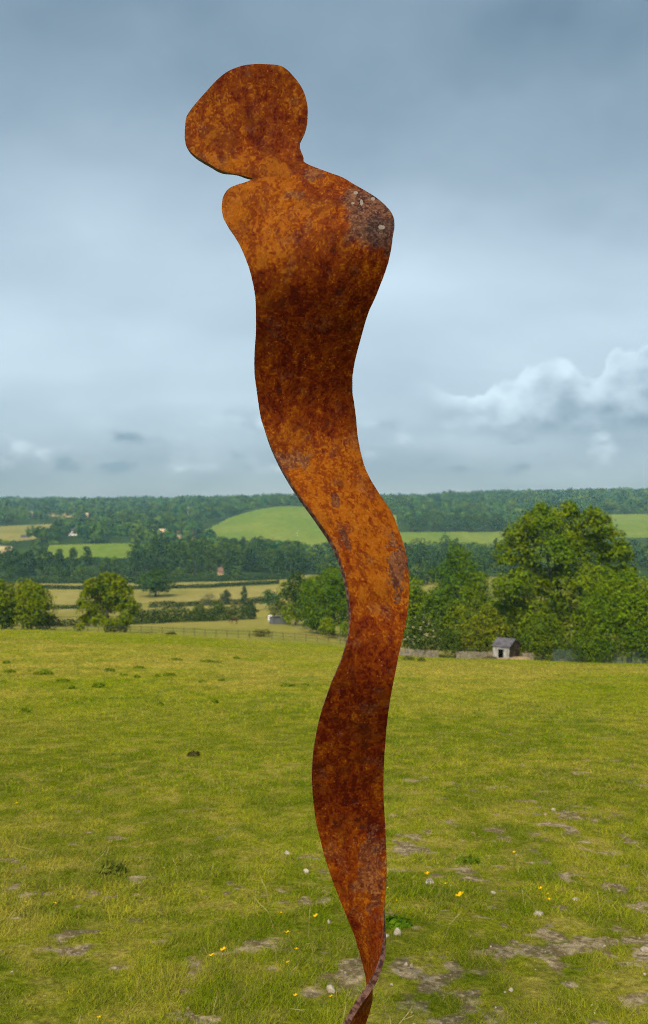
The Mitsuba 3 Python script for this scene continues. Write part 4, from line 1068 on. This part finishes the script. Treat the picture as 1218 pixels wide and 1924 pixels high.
dep = (dep - dep[fine_py.searchsorted(960)]) * MPX
fyaw, ftw, fw, fc_ = (PchipInterpolator(*zip(*q)) for q in (yaw_at, twist, true_w, centre))
s = np.linspace(-1, 1, NC)
front = np.zeros((len(rows), NC, 3))
for i, r in enumerate(rows):
    d0 = np.interp(r, fine_py, dep)
    if r <= 1700:
        a, b = float(fl(r)), float(fr(r))
        px = (a + b) / 2 + s * (b - a) / 2
        off = float(fyaw(r)) * (px - (560 + 60 * sstep(420, 760, r))) * MPX + 0.03 * MPX * (b - a) * (s ** 2 - 0.4)
        if r > 1560:                                      # the twist begins: the right edge swings towards the viewer
            off = off * (1 - sstep(1600, 1700, r)) - sstep(1600, 1700, r) * s * (b - a) / 2 * math.tan(0.08) * MPX
    else:
        px = float(fc_(r)) + s * float(fw(r)) * math.cos(float(ftw(r)))
        off = -s * float(fw(r)) * math.sin(float(ftw(r))) * MPX
    Y = S0 + d0 + off
    front[i] = np.stack([(px - CX) / F * Y, Y, np.broadcast_to(EZ - (r - CY) / F * Y, Y.shape)], -1)
du, dv = np.gradient(front, axis=1), np.gradient(front, axis=0)
nrm = np.cross(du, dv)
nrm /= np.linalg.norm(nrm, axis=-1, keepdims=True) + 1e-12      # points towards the viewer where the sheet faces it
for _ in range(3):
    nrm[1:-1] = (nrm[:-2] + 2 * nrm[1:-1] + nrm[2:]) / 4
nrm /= np.linalg.norm(nrm, axis=-1, keepdims=True)
if nrm[200, NC // 2, 1] > 0:
    nrm = -nrm
THICK = 0.0140
pit = 0.0006 * (meshkit.fbm(front * 90, 3, 2) - 0.5) + 0.0022 * (meshkit.fbm(front * 9, 2, 3) - 0.5)
face = front + nrm * pit[..., None]
backside = front - nrm * THICK


def sheet(r0, r1, cap_top=False, cap_bottom=False):
    A, B = face[r0:r1], backside[r0:r1]
    n = r1 - r0
    out = [(A.reshape(-1, 3), grid_faces(n, NC)), (B.reshape(-1, 3), grid_faces(n, NC)[:, ::-1])]
    jag = 0.0007 * (meshkit.noise(A[:, 0] * 260, 5) - 0.5)[:, None]
    for col, fl_ in ((0, False), (NC - 1, True)):
        t = A[:, col] - A[:, NC // 2]
        t /= np.linalg.norm(t, axis=1, keepdims=True) + 1e-9
        strip = np.stack([A[:, col], (0.82 * A[:, col] + 0.18 * B[:, col]) + t * (0.0007 + jag), (0.15 * A[:, col] + 0.85 * B[:, col]) + t * (0.0005 + jag), B[:, col]], 1)
        g = grid_faces(n, 4)
        out.append((strip.reshape(-1, 3), g[:, ::-1] if not fl_ else g))
    for on, k in ((cap_top, 0), (cap_bottom, n - 1)):
        if on:
            out.append((np.stack([A[k], B[k]], 0).reshape(-1, 3), grid_faces(2, NC)))
    v, f = cat(out)
    edge = cat(out[2:4])
    v, f = cat(out[:2] + out[4:])
    return (v, f), edge


def X(px):
    return (px - CX) * MPX


def Z(py):
    return EZ - (py - CY) * MPX


def spot_dr(p, px, py, rx, ry, amp=0.9, k=30.0, ang=0.0, soft=0.08):
    """1 inside a ragged stain on the sheet, 0 outside; its edge is broken up by noise."""
    dx, dz = p.x - X(px), p.z - Z(py)
    c, s_ = math.cos(ang), math.sin(ang)
    u, w = (c * dx + s_ * dz) / (rx * MPX), (-s_ * dx + c * dz) / (ry * MPX)
    d = dr.sqrt(u * u + w * w) + amp * (mikit.fbm(p.x * k, p.z * k, p.y * k, 4) - 0.5)
    return mikit.smoothstep(1 + soft, 1 - soft, d)


def rust_color(p, n, uv):
    x, y, z = p.x, p.y, p.z
    w1 = mikit.fbm(x * 26, z * 26, y * 26, 3) - 0.5
    w2 = mikit.fbm(x * 90 + 5, z * 90, y * 90, 2) - 0.5
    f1 = mikit.fbm(x * 17 + w1, z * 12 + w1, y * 15, 3)
    f2 = mikit.fbm(x * 84 + w1 * 4 + w2, z * 58 + w1 * 4, y * 70, 3)
    f3 = mikit.fbm(x * 290 + w2 * 3, z * 220, y * 250, 3)
    streak = mikit.fbm(x * 80 + w2, z * 8, y * 40, 3)
    # more orange on neck, left shoulder, head and waist; darker red on belly and shin
    orange_bias = 0.10 * spot_dr(p, 470, 390, 115, 120, 1.4, 14.0) + 0.09 * spot_dr(p, 650, 950, 100, 190, 1.4, 14.0, 0.5) + 0.04 * spot_dr(p, 410, 250, 90, 80, 1.5, 14.0) - 0.06 * spot_dr(p, 590, 650, 130, 150, 1.4, 12.0) - 0.06 * spot_dr(p, 665, 1400, 110, 200, 1.4, 12.0)
    t = 0.20 * f1 + 0.34 * f2 + 0.32 * f3 + 0.18 * streak + orange_bias
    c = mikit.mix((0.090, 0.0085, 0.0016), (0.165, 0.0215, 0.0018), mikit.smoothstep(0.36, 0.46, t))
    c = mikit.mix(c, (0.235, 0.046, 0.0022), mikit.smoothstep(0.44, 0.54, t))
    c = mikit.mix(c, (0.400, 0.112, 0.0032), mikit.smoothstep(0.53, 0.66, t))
    c = mikit.mix(c, (0.500, 0.190, 0.022), 0.6 * mikit.smoothstep(0.60, 0.72, 0.55 * f3 + 0.25 * f2 + 0.2 * f1 + 0.6 * orange_bias))
    c = mikit.mix(c, (0.095, 0.044, 0.006), 0.18 * mikit.smoothstep(0.52, 0.68, mikit.fbm(x * 24 + 9, z * 24, y * 24, 4)))
    # old mill scale, grey brown, on the right shoulder and in patches
    scale = dr.maximum(spot_dr(p, 708, 416, 64, 74, 1.7, 30.0, 0.0, 0.30), dr.maximum(0.8 * spot_dr(p, 746, 1064, 20, 46, 2.2, 60.0), 0.6 * spot_dr(p, 548, 862, 40, 16, 2.4, 70.0)))
    scale = dr.maximum(scale, dr.maximum(0.5 * spot_dr(p, 702, 1660, 26, 80, 2.4, 60.0), dr.maximum(0.6 * spot_dr(p, 548, 374, 20, 11, 2.2, 80.0), 0.6 * spot_dr(p, 590, 328, 18, 16, 2.2, 80.0))))
    scale = dr.maximum(scale, 0.28 * mikit.smoothstep(0.60, 0.70, mikit.fbm(x * 30 + 4, z * 30 + 8, y * 30, 4)))
    sc = mikit.mix((0.050, 0.028, 0.026), (0.165, 0.082, 0.050), mikit.smoothstep(0.38, 0.58, 0.5 * f2 + 0.5 * f3))
    sc = mikit.mix(sc, (0.290, 0.170, 0.120), mikit.smoothstep(0.56, 0.72, f3) * 0.7)
    c = mikit.mix(c, sc, 0.85 * scale)
    purple = dr.maximum(spot_dr(p, 712, 456, 40, 30, 2.0, 36.0, 0.0, 0.35), dr.maximum(0.75 * spot_dr(p, 631, 942, 9, 18, 1.3, 70.0, 0.35), dr.maximum(0.75 * spot_dr(p, 649, 1013, 7, 24, 1.0, 70.0, 0.4), 0.8 * spot_dr(p, 708, 1615, 6, 8, 0.6, 80.0))))
    c = mikit.mix(c, mikit.mix((0.040, 0.022, 0.022), (0.110, 0.068, 0.058), mikit.smoothstep(0.4, 0.65, f3)), 0.75 * purple)
    # bird lime specks on the shoulder
    sp = dr.maximum(spot_dr(p, 668, 368, 4, 4, 0.9, 90.0), dr.maximum(spot_dr(p, 678, 392, 3, 8, 1.0, 90.0), dr.maximum(spot_dr(p, 700, 382, 4, 5, 0.9, 90.0), dr.maximum(spot_dr(p, 713, 449, 6, 4, 1.3, 120.0), spot_dr(p, 662, 394, 3, 3, 0.9, 90.0)))))
    c = mikit.mix(c, (0.40, 0.38, 0.33), 0.75 * sp)
    fleck = mikit.smoothstep(0.90, 0.95, mikit.noise(x * 330, z * 330, y * 330))
    return mikit.mix(c * 0.64, (0.40, 0.24, 0.14), 0.4 * fleck)


def rust_bump(p, n, uv):
    return 0.6 * mikit.fbm(p.x * 70, p.z * 70, p.y * 70, 3) + 0.4 * mikit.fbm(p.x * 300, p.z * 300, p.y * 300, 2)


def rust_rough(p, n, uv):
    return 0.62 + 0.3 * mikit.fbm(p.x * 60, p.z * 60, p.y * 60, 2)


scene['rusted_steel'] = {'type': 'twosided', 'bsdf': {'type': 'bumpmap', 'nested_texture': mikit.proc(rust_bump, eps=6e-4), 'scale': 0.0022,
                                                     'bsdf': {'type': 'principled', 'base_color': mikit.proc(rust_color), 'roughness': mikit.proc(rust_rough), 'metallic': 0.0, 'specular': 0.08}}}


def cut_color(p, n, uv):
    return mikit.mix((0.045, 0.018, 0.016), (0.170, 0.090, 0.078), mikit.smoothstep(0.35, 0.7, mikit.fbm(p.x * 120, p.y * 120, p.z * 120, 3)))


neck = int(np.searchsorted(rows, 326))
foot = int(np.searchsorted(rows, 2440))
tag('sculpture', 'tall rusted steel figure with tilted head and waved ribbon body standing in the meadow', 'sculpture')
scene['cut_steel'] = {'type': 'twosided', 'bsdf': {'type': 'principled', 'base_color': mikit.proc(cut_color), 'roughness': 0.6, 'metallic': 0.0, 'specular': 0.25}}
edges = []
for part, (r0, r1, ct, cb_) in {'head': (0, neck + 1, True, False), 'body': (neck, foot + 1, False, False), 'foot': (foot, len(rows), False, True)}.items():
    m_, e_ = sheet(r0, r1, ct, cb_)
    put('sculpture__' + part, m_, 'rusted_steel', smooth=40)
    edges.append(e_)
put('sculpture__cut_edge', cat(edges), 'cut_steel', smooth=40)
labels['sculpture__cut_edge'] = {'label': 'dark purplish brown cut edge of the steel sheet'}
print('triangles', sum(len(meshkit.WRITTEN[d['filename']][1]) for d in scene.values() if d.get('type') == 'ply') / 1e6, 'grass', len(gf) / 1e6, 'far trees', nw, 'entries', len(scene))
